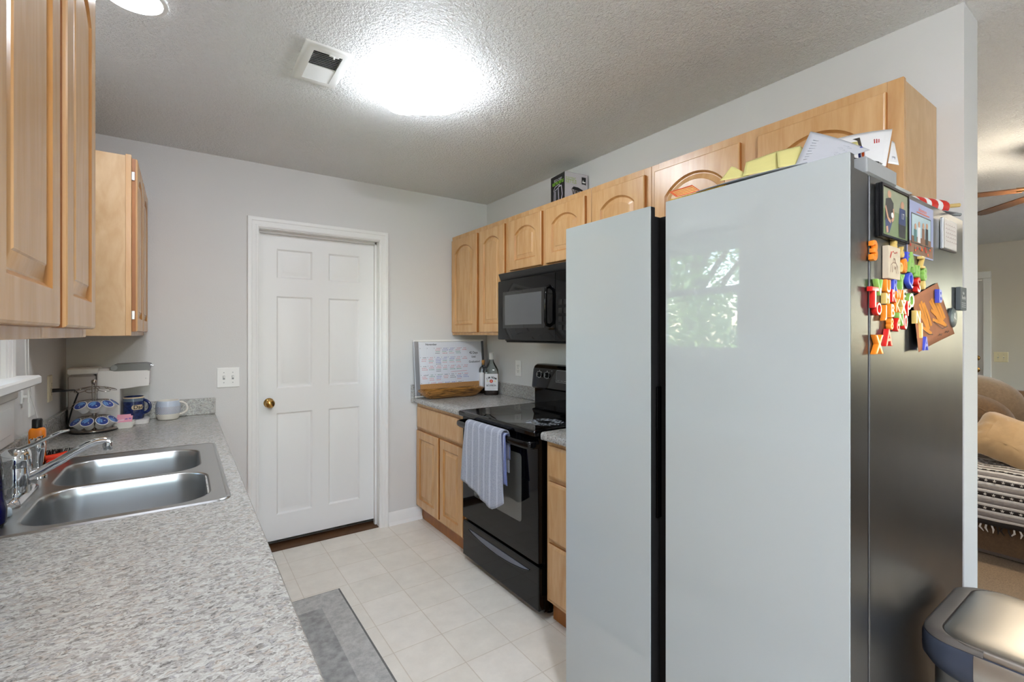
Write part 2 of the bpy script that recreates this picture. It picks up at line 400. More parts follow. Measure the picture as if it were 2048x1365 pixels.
w4 = thing('window_4', None, None, (XFAR, (FWY0+FWY1)/2, 1.0), kind='structure')
f = MB()
for a, b in ((FWY0, FWY0+.05), (FWY1-.05, FWY1), ((FWY0+FWY1)/2-.03, (FWY0+FWY1)/2+.03)): f.box(XFAR+.04, XFAR+.09, a, b, 1.0, 2.06, M_WHITE)
for a, b in ((1.0, 1.06), (2.0, 2.06)): f.box(XFAR+.041, XFAR+.089, FWY0+.05, FWY1-.05, a, b, M_WHITE)
build('frame', f, w4)
for a, b in ((FWY0+.05, (FWY0+FWY1)/2-.03), ((FWY0+FWY1)/2+.03, FWY1-.05)):
    g = MB(); g.box(XFAR+.062, XFAR+.068, a, b, 1.06, 2.0, M_PANE); build('pane', g, w4)
# kitchen window over the sink
w1 = thing('window_1', None, None, (XL, (WY0+WY1)/2, WZ0), kind='structure')
f = MB(); jx0, jx1 = XL-.13, XL
f.box(jx0, jx1, WY0, WY0+.018, WZ0, WZ1, M_WHITE); f.box(jx0, jx1, WY1-.018, WY1, WZ0, WZ1, M_WHITE); f.box(jx0, jx1, WY0+.018, WY1-.018, WZ1-.018, WZ1, M_WHITE)
build('jamb', f, w1)
for z0, z1, x in ((WZ0, 1.69, XL-.085), (1.645, WZ1-.018, XL-.115)):
    s = MB(); y0, y1 = WY0+.018, WY1-.018
    for a, b in ((y0, y0+.045), (y1-.045, y1)): s.box(x, x+.03, a, b, z0, z1, M_WHITE, .004)
    s.box(x+.0005, x+.0295, y0+.044, y1-.044, z0, z0+(.06 if z0 == WZ0 else .045), M_WHITE, .003); s.box(x+.0005, x+.0295, y0+.044, y1-.044, z1-.045, z1, M_WHITE, .003)
    so_ = build('sash', s, w1); p = MB(); p.box(x+.012, x+.017, y0+.045, y1-.045, z0+.045, z1-.045, M_PANE); build('pane', p, so_)
c = MB(); CW = .085
for a, sgn in ((WY0, -1), (WY1, 1)):
    for (d0, t0), (d1, t1) in zip([(0, .012), (.022, .015), (.05, .018)], [(.022, .012), (.05, .015), (CW, .019)]):
        c.box(XL, XL+t0+.002, a+sgn*d0, a+sgn*d1, WZ0-.005, WZ1+CW, M_WHITE, .002)
c.box(XL, XL+.014, WY0, WY1, WZ1, WZ1+.03, M_WHITE, .002); c.box(XL, XL+.019, WY0, WY1, WZ1+.03, WZ1+CW, M_WHITE, .002)
build('casing', c, w1)
s = MB(); s.box(XL-.06, XL+.075, WY0-CW-.05, WY1+CW+.055, WZ0-.033, WZ0, M_WHITE, .006); build('sill', s, w1)
a = MB(); ay0, ay1 = WY0-CW-.0, WY1+CW+.0
a.box(XL, XL+.016, ay0, ay1, 1.008, WZ0-.033, M_WHITE, .003); a.box(XL+.016, XL+.026, ay0+.0, ay1, WZ0-.075, WZ0-.034, M_WHITE, .004)
a.box(XL+.016, XL+.021, ay0+.06, ay1-.06, 1.04, WZ0-.10, M_WHITE, .003)
build('apron', a, w1)

# interior door, six panels
def six_panel(mb, x0, x1, z0, z1, yf, m, panels, thick=.035, bev=.026, dep=.011):
    xs = sorted({x0, x1, *[p[0] for p in panels], *[p[1] for p in panels]}); zs = sorted({z0, z1, *[p[2] for p in panels], *[p[3] for p in panels]})
    for i in range(len(xs)-1):
        for k in range(len(zs)-1):
            a, b, c, d = xs[i], xs[i+1], zs[k], zs[k+1]
            hit = [p for p in panels if p[0] <= a+1e-6 and p[1] >= b-1e-6 and p[2] <= c+1e-6 and p[3] >= d-1e-6]
            if not hit: mb.add([(a, yf, c), (b, yf, c), (b, yf, d), (a, yf, d)], [(0, 1, 2, 3)], m)
    for a, b, c, d in panels:
        loops = []
        for ins, dp in ((0, 0), (.004, .004), (.010, dep), (.014, dep), (.014+bev, .002), (.016+bev, .0015)):
            loops.append([(a+ins, yf+dp, c+ins), (b-ins, yf+dp, c+ins), (b-ins, yf+dp, d-ins), (a+ins, yf+dp, d-ins)])
        mb.loft(loops, m, cap0=False)
    vs = [(x0, yf, z0), (x1, yf, z0), (x1, yf, z1), (x0, yf, z1)]; vs += [(x, y+thick, z) for x, y, z in vs]
    mb.add(vs, [(0, 1, 5, 4), (1, 2, 6, 5), (2, 3, 7, 6), (3, 0, 4, 7), (4, 5, 6, 7)], m)
YD = YB+.092
d1 = thing('door_1', None, None, (.766, YD, 0), kind='structure')
mb = MB()
pn = [(.500, .719, .204, .865), (.824, 1.037, .204, .865), (.500, .719, 1.026, 1.626), (.824, 1.037, 1.026, 1.626), (.500, .719, 1.745, 1.934), (.824, 1.037, 1.745, 1.934)]
six_panel(mb, .392, 1.143, .040, 2.036, YD, M_DOOR, pn); build('door_slab', mb, d1, smooth=20, recalc=True)
mb = MB(); mb.lathe([(.0, .0), (.030, .0), (.031, -.004), (.027, -.009), (.014, -.013), (.012, -.030), (.020, -.036), (.0275, -.045), (.0285, -.054), (.024, -.063), (.012, -.068), (.001, -.069)], (.455, YD, .936), M_BRASS, axis='Y')
mb.lathe([(.006, -.0685), (.006, -.071), (.001, -.0712)], (.455, YD, .936), M_BRASS, 12, axis='Y'); build('door_knob', mb, d1)
mb = MB()   # jamb and stop
for a, b in ((DX0, .388), (1.147, DX1)): mb.box(a, b, YB-.001, YB+.125, 0, DZ, M_WHITE)
mb.box(DX0, DX1, YB-.001, YB+.125, 2.039, DZ, M_WHITE)
for a, b in ((.388, .398), (1.137, 1.147)): mb.box(a, b, YB+.058, YD-.002, 0, 2.039, M_WHITE)
mb.box(.388, 1.147, YB+.058, YD-.002, 2.026, 2.039, M_WHITE)
build('jamb', mb, d1)
mb = MB(); mb.box(.388, 1.147, YB+.01, YB+.14, 0, .006, M_DARKWOOD); build('threshold', mb, d1)
def frame_casing(mb, x0, x1, z1, y, w=.062, m=M_WHITE):
    prof = [(0, 0), (0, .009), (.006, .012), (.014, .012), (.017, .010), (.036, .0125), (.040, .016), (.052, .018), (w-.003, .017), (w, .012), (w, 0)]
    loops = []
    for k, (px, pz) in enumerate([(x0, 0), (x0, z1), (x1, z1), (x1, 0)]):
        l = []
        for d, t in prof:
            X = px-d if k < 2 else px+d; Z = pz if k in (0, 3) else pz+d
            l.append((X, y-t, Z))
        loops.append(l)
    mb.loft(loops, m, closed=False, cap0=True, cap1=True)
mb = MB(); frame_casing(mb, .386, 1.149, 2.044, YB); struct('trim_1', mb, smooth=25)
# baseboard on the back wall, between casing and base cabinet
mb = MB()
prof = [(0, 0), (-.022, 0), (-.020, .012), (-.014, .020), (-.012, .022), (-.012, .075), (-.008, .088), (-.003, .094), (0, .094)]
mb.loft([[(x, YB+y, z) for y, z in prof] for x in (1.212, 1.472)], M_WHITE); struct('baseboard_back', mb)

# living-room door with casing, knob and deadbolt (far wall)
d2 = thing('door_2', None, None, (XFAR, (D2Y0+D2Y1)/2, 0), kind='structure')
mb = MB(); mb.box(XFAR+.02, XFAR+.06, D2Y0+.020, D2Y1-.020, .012, 2.017, M_DOOR); build('door_slab', mb, d2)
mb = MB()
for a, b in ((D2Y0, D2Y0+.018), (D2Y1-.018, D2Y1)): mb.box(XFAR+.0005, XFAR+.13, a, b, .008, 2.045, M_WHITE)
mb.box(XFAR+.001, XFAR+.13, D2Y0+.018, D2Y1-.018, 2.02, 2.045, M_WHITE)
for a, b in ((D2Y0-.062, D2Y0+.006), (D2Y1-.006, D2Y1+.062)): mb.box(XFAR-.02, XFAR, a, b, .008, 2.035, M_WHITE, .005)
mb.box(XFAR-.02, XFAR, D2Y0-.062, D2Y1+.062, 2.035, 2.115, M_WHITE, .005); build('casing', mb, d2)
mb = MB(); mb.lathe([(.0, 0), (.032, 0), (.032, -.006), (.014, -.012), (.012, -.035), (.028, -.045), (.030, -.058), (.016, -.072), (.001, -.073)], (XFAR+.02, D2Y0+.068, .955), M_BRASS, axis='X'); build('door_knob', mb, d2)
mb = MB(); mb.lathe([(.0, 0), (.033, 0), (.031, -.012), (.02, -.022), (.001, -.024)], (XFAR+.02, D2Y0+.068, 1.095), M_BRASS, axis='X'); build('deadbolt', mb, d2)

# ------------------------------------------------------------------ cabinets
def door_panel(w, h, arch, stile=.056, rail=.056, toprail=None, t=.019, rise=None, deep=True):
    """raised-panel cabinet door in local coords: x 0..w, z 0..h, front face at y=0, back at y=+t. returns MB"""
    mb = MB(); mb.flat = True; N = 15; tr = toprail or rail
    a0, a1, b0 = stile, w-stile, rail
    W2 = (a1-a0)/2; rise = (rise or min(.075, W2*.42)) if arch else 0
    top = h-tr
    def loop(d, y):
        x0, x1, z0 = a0+d, a1-d, b0+d; pts = [(x0, y, z0), (x1, y, z0)]
        if arch:
            R = (W2*W2+rise*rise)/(2*rise); zc = top-R; r = R-d; hw = W2-d
            zs = zc+math.sqrt(max(r*r-hw*hw, 1e-9)); cx = (a0+a1)/2; am = math.asin(min(1, hw/r))
            for i in range(N):
                a = am-2*am*i/(N-1); pts.append((cx+r*math.sin(a), y, zc+r*math.cos(a)))
        else:
            for i in range(N): pts.append((x1+(x0-x1)*i/(N-1), y, top-d))
        return pts
    def outer(ins, y):
        pts = [(ins, y, ins), (w-ins, y, ins)]; L = loop(0, y)[2:]
        for i, p in enumerate(L):
            f = i/(N-1)
            x = (w-ins)+(2*ins-w)*f
            pts.append((x, y, h-ins))
        return pts
    # frame face
    mb.loft([outer(.005, 0), loop(0, 0)], M_WOOD, False, False)
    # eased edge; sides in a darker tone, shade put into the colour
    mb.loft([outer(.005, 0), outer(.0015, .002), outer(0, .006)], M_WOOD, False, False)
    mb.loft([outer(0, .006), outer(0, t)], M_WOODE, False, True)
    # sticking groove, cove, bevel, field
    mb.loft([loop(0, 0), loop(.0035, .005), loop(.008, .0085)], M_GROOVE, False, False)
    mb.loft([loop(.008, .0085), loop(.011, .0085)], M_WOOD, False, False)
    mb.loft([loop(.011, .0085), loop(.030, .003)], M_WOOD, False, False)
    mb.loft([loop(.030, .003), loop(.0325, .0012)], M_WOOD, False, False)
    mb.loft([loop(.0325, .0012), loop(.034, .001)], M_WOOD, False, True)
    return mb
def drawer_front(w, h, t=.019):
    mb = MB(); mb.flat = True
    def l(i, y): return [(i, y, i), (w-i, y, i), (w-i, y, h-i), (i, y, h-i)]
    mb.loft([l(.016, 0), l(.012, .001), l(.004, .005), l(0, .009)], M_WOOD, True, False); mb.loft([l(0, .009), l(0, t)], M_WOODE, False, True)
    return mb
# placing door-local geometry on a wall: right wall (faces -X) and left wall (faces +X)
def on_right(xfront, y0): return Matrix(((0, 1, 0, xfront), (-1, 0, 0, y0), (0, 0, 1, 0), (0, 0, 0, 1)))      # local x -> -Y, y(depth) -> +X ; start at the far end y0
def on_left(xfront, y0): return Matrix(((0, -1, 0, xfront), (1, 0, 0, y0), (0, 0, 1, 0), (0, 0, 0, 1)))       # local x -> +Y, y(depth) -> -X ; start at the near end y0

def cab_carcass(mb, xf, xb, y0, y1, z0, z1, stiles=(), bottom_rail=.038, top_rail=.038, side=1, rails=()):
    """face frame plus box; xf front plane, xb back plane"""
    s = 1 if xb > xf else -1; fx = xf+s*.019
    mb.box(fx, xb, y0+.002, y0+.014, z0, z1-.006, M_CARC); mb.box(fx, xb, y1-.014, y1-.002, z0, z1-.006, M_CARC)
    mb.box(fx, xb, y0+.014, y1-.014, z0+.012, z0+.026, M_CARC); mb.box(fx, xb, y0+.014, y1-.014, z1-.03, z1-.012, M_CARC)
    mb.box(xb-s*.008, xb, y0+.014, y1-.014, z0, z1-.01, M_CARC)
    for a, b in [(y0, y0+.04), (y1-.04, y1)]+list(stiles): mb.box(xf, fx, a, b, z0, z1, M_WOOD, .0015)
    for a, b in [(z0, z0+bottom_rail), (z1-top_rail, z1)]+list(rails): mb.box(xf+s*.0004, fx, y0+.04, y1-.04, a, b, M_WOOD)

def upper_right(label, y0, y1, z0, z1, doors, rise=None):
    t = thing('wall_cabinet', label, 'cabinet', (XR, (y0+y1)/2, z0), group='maple wall cabinets')
    mb = MB(); ym = (y0+y1)/2
    st = [(ym-.04, ym+.04)] if len(doors) == 2 else []
    cab_carcass(mb, 1.73, XR-.002, y0, y1, z0, z1, st); build('cabinet_box', mb, t)
    for a, b, c, d in doors:
        dm = door_panel(a-b, d-c, True, rise=rise).xf(Matrix.Translation((0, 0, c))).xf(on_right(1.7105, a)); build('door', dm, t)
    return t
ZT, ZB = 2.134, 1.372
upper_right('tall two door maple wall cabinet in the far right corner above the whiteboard', 2.536, YB-.002, ZB, ZT, [(3.262, 2.892, 1.392, 2.098), (2.838, 2.562, 1.392, 2.098)][:0] + [(3.285, 2.905, 1.392, 2.100), (2.868, 2.556, 1.392, 2.100)])
upper_right('short two door maple wall cabinet mounted above the black microwave', 1.774, 2.534, 1.764, ZT, [(2.492, 2.168, 1.784, 2.100), (2.128, 1.806, 1.784, 2.100)])
upper_right('narrow single door maple wall cabinet left of the one above the fridge', 1.392, 1.772, ZB, ZT, [(1.748, 1.418, 1.392, 2.100)])
upper_right('wide maple wall cabinet above the fridge with papers in front', .483, 1.390, 1.80, ZT, [(1.362, .972, 1.818, 2.100), (.905, .522, 1.818, 2.100)], rise=.07)

# left wall cabinets
def upper_left(label, y0, y1, doors):
    t = thing('wall_cabinet', label, 'cabinet', (XL, (y0+y1)/2, ZB), group='maple wall cabinets')
    mb = MB(); ym = (y0+y1)/2; cab_carcass(mb, -.178, XL+.002, y0, y1, ZB, ZT, [(ym-.03, ym+.03)]); build('cabinet_box', mb, t)
    for a, b in doors:
        dm = door_panel(b-a, .735, True).xf(Matrix.Translation((0, 0, 1.39))).xf(on_left(-.1585, a)); dd = build('door', dm, t)
        for z in (1.46, 2.05):
            hm = MB(); yy = a-.004 if a < ym-.1 else b+.004
            hm.box(-.178, -.168, yy-.003, yy+.003, z-.018, z+.018, M_STEEL, .001); build('hinge', hm, dd)
    return t
upper_left('large maple wall cabinet hanging in the left foreground beside the window', .655, 1.414, [(.685, 1.022), (1.072, 1.388)])
upper_left('maple wall cabinet at the far left above the white coffee maker', 2.546, YB-.002, [(2.572, 2.905), (2.945, 3.283)])

# base cabinets
def base_right(label, y0, y1, fronts):
    t = thing('base_cabinet', label, 'cabinet', (1.73, (y0+y1)/2, 0), group='maple base cabinets')
    mb = MB(); rails = [(.665, .70)] if any(k == 'door' for k, *_ in fronts) else []
    st = [((y0+y1)/2-.03, (y0+y1)/2+.03)] if rails else []
    if not rails: rails = [(.376, .417), (.670, .712)]
    cab_carcass(mb, 1.437, XR-.004, y0, y1, .10, CT-.04, st, rails=rails); build('cabinet_box', mb, t)
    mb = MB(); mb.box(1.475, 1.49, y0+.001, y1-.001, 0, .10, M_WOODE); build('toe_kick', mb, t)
    for k, a, b, c, d in fronts:
        dm = (door_panel(a-b, d-c, False, stile=.052) if k == 'door' else drawer_front(a-b, d-c)).xf(Matrix.Translation((0, 0, c))).xf(on_right(1.4175, a))
        build('door' if k == 'door' else 'drawer_front', dm, t)
    return t
base_right('maple base cabinet in the far corner left of the black range', 2.556, YB-.002, [('drawer', 3.280, 2.580, .690, .845), ('door', 3.280, 2.925, .118, .672), ('door', 2.895, 2.580, .118, .672)])
base_right('maple drawer base between the black range and the white fridge', 1.335, 1.772, [('drawer', 1.748, 1.36, .700, .850), ('drawer', 1.748, 1.36, .405, .682), ('drawer', 1.748, 1.36, .118, .388)])
def base_left(label, y0, y1, fronts):
    t = thing('base_cabinet', label, 'cabinet', (-.18, (y0+y1)/2, 0), group='maple base cabinets')
    mb = MB(); xf = .122
    for a, b in ((y0+.002, y0+.016), (y1-.016, y1-.002)): mb.box(xf-.019, XL+.006, a, b, .10, CT-.04, M_CARC)
    mb.box(xf-.019, XL+.006, y0+.016, y1-.016, .10, .115, M_CARC); mb.box(XL+.006, XL+.012, y0+.016, y1-.016, .115, CT-.04, M_CARC)
    for a, b in ((y0, y0+.04), (y1-.04, y1)): mb.box(xf-.019, xf, a, b, .10, CT-.04, M_WOOD, .0015)
    for a, b in ((.10, .138), (.66, .70), (CT-.08, CT-.04)): mb.box(xf-.0194, xf-.0004, y0+.04, y1-.04, a, b, M_WOOD)
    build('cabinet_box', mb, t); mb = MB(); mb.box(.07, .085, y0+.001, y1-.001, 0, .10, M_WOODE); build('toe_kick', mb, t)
    for k, a, b, c, d in fronts:
        dm = (door_panel(b-a, d-c, False, stile=.052) if k == 'door' else drawer_front(b-a, d-c)).xf(Matrix.Translation((0, 0, c))).xf(on_left(.1415, a))
        build('door' if k == 'door' else 'drawer_front', dm, t)
for i, (a, b) in enumerate(((.352, 1.434), (1.436, 2.546), (2.548, YB-.002))):
    m_ = (a+b)/2
    base_left(['maple base cabinet under the near end of the left worktop', 'maple sink base cabinet under the double bowl sink', 'maple base cabinet under the coffee maker end of the left worktop'][i], a, b,
              [('drawer', a+.03, b-.03, .700, .850), ('door', a+.03, m_-.015, .118, .672), ('door', m_+.015, b-.03, .118, .672)])

# ------------------------------------------------------------------ worktops
SX0, SX1, SY0, SY1 = -.445, .115, 1.555, 2.405    # sink rim
def edge_profile(x, s):   # front edge of laminate: s=+1 faces +X
    return [(x-s*.10, CT), (x-s*.012, CT), (x-s*.004, CT-.003), (x, CT-.010), (x, CT-.030), (x-s*.004, CT-.036), (x-s*.012, CT-.038), (x-s*.10, CT-.038)]
tl = thing('worktop', 'long left speckled laminate worktop holding the sink', 'worktop', (-.16, 1.8, CT))
mb = MB(); y0, y1 = .33, YB-.001
mb.loft([[(x, y, z) for x, z in edge_profile(.16, 1)] for y in (y0, y1)], M_LAM)
hx0, hx1, hy0, hy1 = SX0+.02, .06-.0001, SY0+.03, SY1-.03
mb.box(XL+.001, .0601, y0, hy0, CT-.038, CT, M_LAM); mb.box(XL+.001, .0601, hy1, y1, CT-.038, CT, M_LAM)
mb.box(XL+.001, hx0, hy0, hy1, CT-.038, CT, M_LAM)
build('work_surface', mb, tl)
mb = MB(); mb.box(XL+.001, XL+.021, y0, y1, CT, 1.005, M_LAM, .003); mb.box(XL+.021, .158, y1-.02, y1, CT, 1.005, M_LAM, .003); build('backsplash', mb, tl)
def right_top(label, y0, y1, back):
    t = thing('worktop', label, 'worktop', (1.73, (y0+y1)/2, CT)); mb = MB()
    mb.loft([[(x, y, z) for x, z in edge_profile(1.402, -1)] for y in (y0, y1)], M_LAM); mb.box(1.5, XR-.001, y0, y1, CT-.038, CT, M_LAM); build('work_surface', mb, t)
    mb = MB(); mb.box(XR-.021, XR-.001, y0, y1-(.02 if back else 0), CT, 1.005, M_LAM, .003)
    if back: mb.box(1.385, XR-.001, y1-.02, y1, CT-.036, 1.005, M_LAM, .003)
    build('backsplash', mb, t)
right_top('speckled laminate worktop under the whiteboard in the far corner', 2.556, YB-.001, True)
right_top('short speckled laminate worktop between range and fridge', 1.335, 1.778, False)

# ------------------------------------------------------------------ sink and tap
sk_ = thing('kitchen_sink', 'double bowl stainless steel sink set into the left worktop', 'sink', ((SX0+SX1)/2, (SY0+SY1)/2, CT))
mb = MB(); zt = CT+.0035
bowls = [(-.335, .062, 1.600, 1.922), (-.335, .062, 1.965, 2.300)]
bowls = [(-.332, .064, 1.592, 1.930), (-.332, .050, 1.962, 2.318)]
RB = .085
outer = rrect(SX0+.012, SX1-.012, SY0+.012, SY1-.012, .03, zt)
mb.holed(outer, [rrect(a-.006, b+.006, c-.006, d+.006, RB, zt, 8) for a, b, c, d in bowls], M_STEEL)
mb.loft([rrect(SX0+.012, SX1-.012, SY0+.012, SY1-.012, .03, zt), rrect(SX0+.008, SX1-.008, SY0+.008, SY1-.008, .033, zt+.002), rrect(SX0+.003, SX1-.003, SY0+.003, SY1-.003, .036, zt+.0015), rrect(SX0, SX1, SY0, SY1, .038, CT+.0003)], M_STEEL, False, False)
build('rim', mb, sk_, smooth=50)
for a, b, c, d in bowls:
    mb = MB(); L = []
    for ins, z, r in ((-.006, zt, RB), (-.002, zt-.001, RB), (0, zt-.005, RB), (.002, zt-.03, RB-.002), (.010, CT-.13, RB-.01), (.018, CT-.165, RB-.015), (.032, CT-.182, RB-.02), (.06, CT-.188, RB-.04)):
        L.append(rrect(a+ins, b-ins, c+ins, d-ins, r, z, 8))
    mb.loft(L, M_STEEL, False, True); bo = build('bowl', mb, sk_, smooth=60)
    mb = MB(); cx, cy = (a+b)/2, (c+d)/2
    mb.lathe([(.045, 0), (.042, .003), (.034, .002), (.030, -.001), (.004, -.001)], (cx, cy, CT-.1878), M_CHROME, 24); build('drain', mb, bo)
tp = thing('kitchen_tap', 'chrome single lever kitchen tap behind the sink bowls', 'tap', (-.385, 1.905, CT+.004))
tx, ty, tz = -.388, 1.905, CT+.0045
mb = MB(); mb.loft([rrect(tx-.03, tx+.03, ty-.12, ty+.12, .03, tz), rrect(tx-.03, tx+.03, ty-.12, ty+.12, .03, tz+.004), rrect(tx-.022, tx+.022, ty-.105, ty+.105, .022, tz+.013), rrect(tx-.012, tx+.012, ty-.06, ty+.06, .012, tz+.017)], M_CHROME); build('base_plate', mb, tp)
mb = MB(); mb.lathe([(.026, .006), (.0275, .016), (.028, .03), (.029, .032), (.029, .036), (.030, .037), (.031, .085), (.0305, .088), (.0315, .090), (.0315, .118), (.029, .130), (.021, .138), (.006, .141), (.001, .141)], (tx, ty, tz), M_CHROME, 36); build('tap_body', mb, tp)
mb = MB(); pts = [(tx+.012, ty, tz+.048), (tx+.05, ty, tz+.066), (tx+.09, ty-.002, tz+.090), (tx+.125, ty-.003, tz+.114), (tx+.152, ty-.004, tz+.130), (tx+.172, ty-.005, tz+.138), (tx+.192, ty-.006, tz+.139), (tx+.204, ty-.006, tz+.135)]
mb.tube(pts, [.0125, .0122, .0118, .0112, .0108, .0106, .0106, .0106], M_CHROME, 16); build('spout', mb, tp)
mb = MB(); mb.lathe([(.004, -.022), (.0105, -.022), (.012, -.018), (.0125, 0), (.010, .003), (.002, .004)], (tx+.199, ty-.006, tz+.132), M_CHROME, 20); build('aerator', mb, tp)
mb = MB(); pts = [(tx-.01, ty-.001, tz+.132), (tx+.012, ty-.002, tz+.137), (tx+.04, ty-.004, tz+.148), (tx+.07, ty-.006, tz+.165), (tx+.095, ty-.008, tz+.177), (tx+.112, ty-.009, tz+.180)]
mb.tube(pts, [(.020, .006), (.018, .0065), (.0125, .006), (.011, .005), (.0115, .0045), (.007, .003)], M_CHROME, 14); build('lever', mb, tp)
sp = thing('side_sprayer', 'chrome side sprayer standing between tap and orange bottle', 'sprayer', (-.385, 2.12, CT+.004))
mb = MB(); mb.lathe([(.024, 0), (.023, .006), (.016, .010), (.015, .03), (.010, .035)], (-.385, 2.13, CT+.0045), M_CHROME, 24); build('holder', mb, sp)
mb = MB(); mb.lathe([(.010, .03), (.013, .05), (.0175, .085), (.019, .105), (.016, .120), (.006, .127), (.001, .1275)], (-.385, 2.13, CT+.0045), M_CHROME, 24); build('spray_head', mb, sp)
# small pale bottle cap lying on the sink deck
mb = MB(); mb.lathe([(.013, 0), (.014, .003), (.0135, .016), (.011, .020), (.002, .021)], (-.372, 1.722, CT+.0042), mat('pale_blue_plastic', (196, 214, 226), .3, var=.02, vs=30), 20)
single('bottle_cap', mb, 'small pale blue plastic cap on the sink rim below the tap', 'cap')
# dish soap: clear bottle with blue liquid
ds = thing('dish_soap_bottle', 'clear dish soap bottle with dark blue liquid at the left edge of the sink', 'bottle', (-.387, 1.648, CT+.004)); cx, cy, cz = -.385, 1.645, CT+.0045
def ovl(rx, ry, z, n=28): return [(cx+rx*math.cos(2*math.pi*i/n), cy+ry*math.sin(2*math.pi*i/n), cz+z) for i in range(n)]
mb = MB(); mb.loft([ovl(.028, .036, 0), ovl(.033, .042, .006), ovl(.034, .043, .04), ovl(.029, .037, .065), ovl(.027, .034, .10), ovl(.028, .036, .13), ovl(.024, .028, .165), ovl(.013, .013, .19), ovl(.012, .012, .205)], M_CLEARP); build('bottle', mb, ds)
mb = MB(); mb.loft([ovl(.026, .034, .002), ovl(.0315, .0405, .008), ovl(.0325, .0415, .04), ovl(.0275, .0355, .065), ovl(.0265, .034, .085)], mat('blue_soap', (34, 32, 158), .08, spec=.6, var=.1, vs=10)); build('liquid', mb, ds)
mb = MB(); mb.lathe([(.014, .2), (.015, .203), (.0145, .222), (.008, .226), (.005, .24), (.001, .2405)], (cx, cy, cz), M_PLASW, 20); build('cap', mb, ds)
# orange hand cleaner bottle
fb = thing('hand_cleaner_bottle', 'orange hand cleaner bottle with black cap behind the sink', 'bottle', (-.428, 2.375, CT)); fx, fy, fz = -.426, 2.352, CT+.0045
M_FOR = mat('orange_bottle_plastic', (238, 132, 28), .3, var=.03, vs=20)
mb = MB(); mb.loft([rrect(fx-.020, fx+.020, fy-.014, fy+.014, .010, fz), rrect(fx-.022, fx+.022, fy-.016, fy+.016, .010, fz+.004), rrect(fx-.022, fx+.022, fy-.016, fy+.016, .010, fz+.118), rrect(fx-.020, fx+.020, fy-.014, fy+.014, .010, fz+.126), rrect(fx-.013, fx+.013, fy-.012, fy+.012, .010, fz+.131)], M_FOR); fbo = build('bottle', mb, fb)
mb = MB(); mb.lathe([(.012, .128), (.0145, .131), (.0145, .158), (.012, .162), (.001, .1625)], (fx, fy, fz), M_BLKM, 20); build('cap', mb, fb, 'black cap')
mb = MB(); A = Art(mb, (fx-.019, fy-.0164, fz+.008), (1, 0, 0), (0, 0, 1)); A.rect(0, 0, .038, .05, M_PAPER); A.up(); A.ell(.019, .030, .011, .011, M_FOR); A.up(); A.ell(.019, .030, .0055, .0055, M_PAPER); A.line([(.005, .012), (.033, .012)], .003, M_RED); A.line([(.005, .006), (.026, .006)], .002, M_BLACKP)
A.text('FAST', .021, .083, .017, M_BLACKP, rot=.25, offset=.0009); A.text('ORANGE', .020, .070, .0095, M_BLACKP, rot=.25, offset=.0006); A.up(); A.text('FAST', .020, .084, .017, M_PAPER, rot=.25); A.text('ORANGE', .0195, .0705, .0095, M_PAPER, rot=.25)
build('label', mb, fbo)
# red scrub brush
M_REDPL = mat('red_orange_plastic', (226, 62, 34), .3, var=.03, vs=20)
rb = thing('scrub_brush', 'red scrub brush with black bristles on the sink rim', 'brush', (-.35, 2.36, CT+.004))
mb = MB(); mb.tube([(-.405, 2.345, CT+.022), (-.375, 2.352, CT+.022), (-.350, 2.358, CT+.025), (-.335, 2.362, CT+.026)], [(.012, .010), (.018, .013), (.020, .014), (.012, .010)], M_REDPL, 14); mb.box(-.40, -.35, 2.325, 2.339, CT+.005, CT+.018, M_REDPL, .004); mb.box(-.395, -.34, 2.339, 2.38, CT+.0045, CT+.012, M_REDPL, .003); build('handle', mb, rb)
mb = MB()
for i in range(60):
    x = -.405+.075*random.random(); y = 2.35+.025*random.random(); mb.tube([(x, y, CT+.030), (x+random.uniform(-.006, .01), y+random.uniform(-.004, .008), CT+.048)], .0009, M_BLKM, 4)
build('bristles', mb, rb, kind='stuff')

# ------------------------------------------------------------------ window cord, cord cleat, wall plates
mb = MB(); pts = [(XL+.028, 2.385, 2.0), (XL+.028, 2.386, 1.45), (XL+.030, 2.392, 1.24), (XL+.034, 2.42, 1.17), (XL+.042, 2.455, 1.10), (XL+.05, 2.49, 1.0)]
pts2 = [(XL+.034, 2.387, 2.0), (XL+.036, 2.390, 1.45), (XL+.036, 2.398, 1.24), (XL+.036, 2.43, 1.16), (XL+.030, 2.455, 1.145)]
bl = thing('window_blind', 'raised white mini blind at the kitchen window with hanging cord', 'blind', (XL, 1.9, 2.0))
m2 = MB(); m2.box(XL-.055, XL-.015, WY0+.02, WY1-.02, WZ1-.055, WZ1-.019, M_PLASW, .004); build('headrail', m2, bl)
m2 = MB()
for k in range(9): m2.box(XL-.055, XL-.02, WY0+.022, WY1-.022, WZ1-.064-k*.0075, WZ1-.061-k*.0075, M_PLASW)
m2.box(XL-.05, XL-.022, WY0+.022, WY1-.022, WZ1-.142, WZ1-.128, M_PLASW, .003); build('slats', m2, bl)
mb.tube(pts, .0016, M_PLASW, 6); mb.tube(pts2, .0016, M_PLASW, 6); build('cord', mb, bl)
mb = MB(); mb.box(XL, XL+.006, 2.47, 2.49, 1.12, 1.17, M_PLASW, .002); mb.box(XL, XL+.02, 2.476, 2.484, 1.14, 1.15, M_PLASW, .002); mb.box(XL+.018, XL+.024, 2.474, 2.486, 1.12, 1.17, M_PLASW, .002)
single('cord_cleat', mb, 'small white cord cleat on the wall right of the kitchen window', 'cleat')

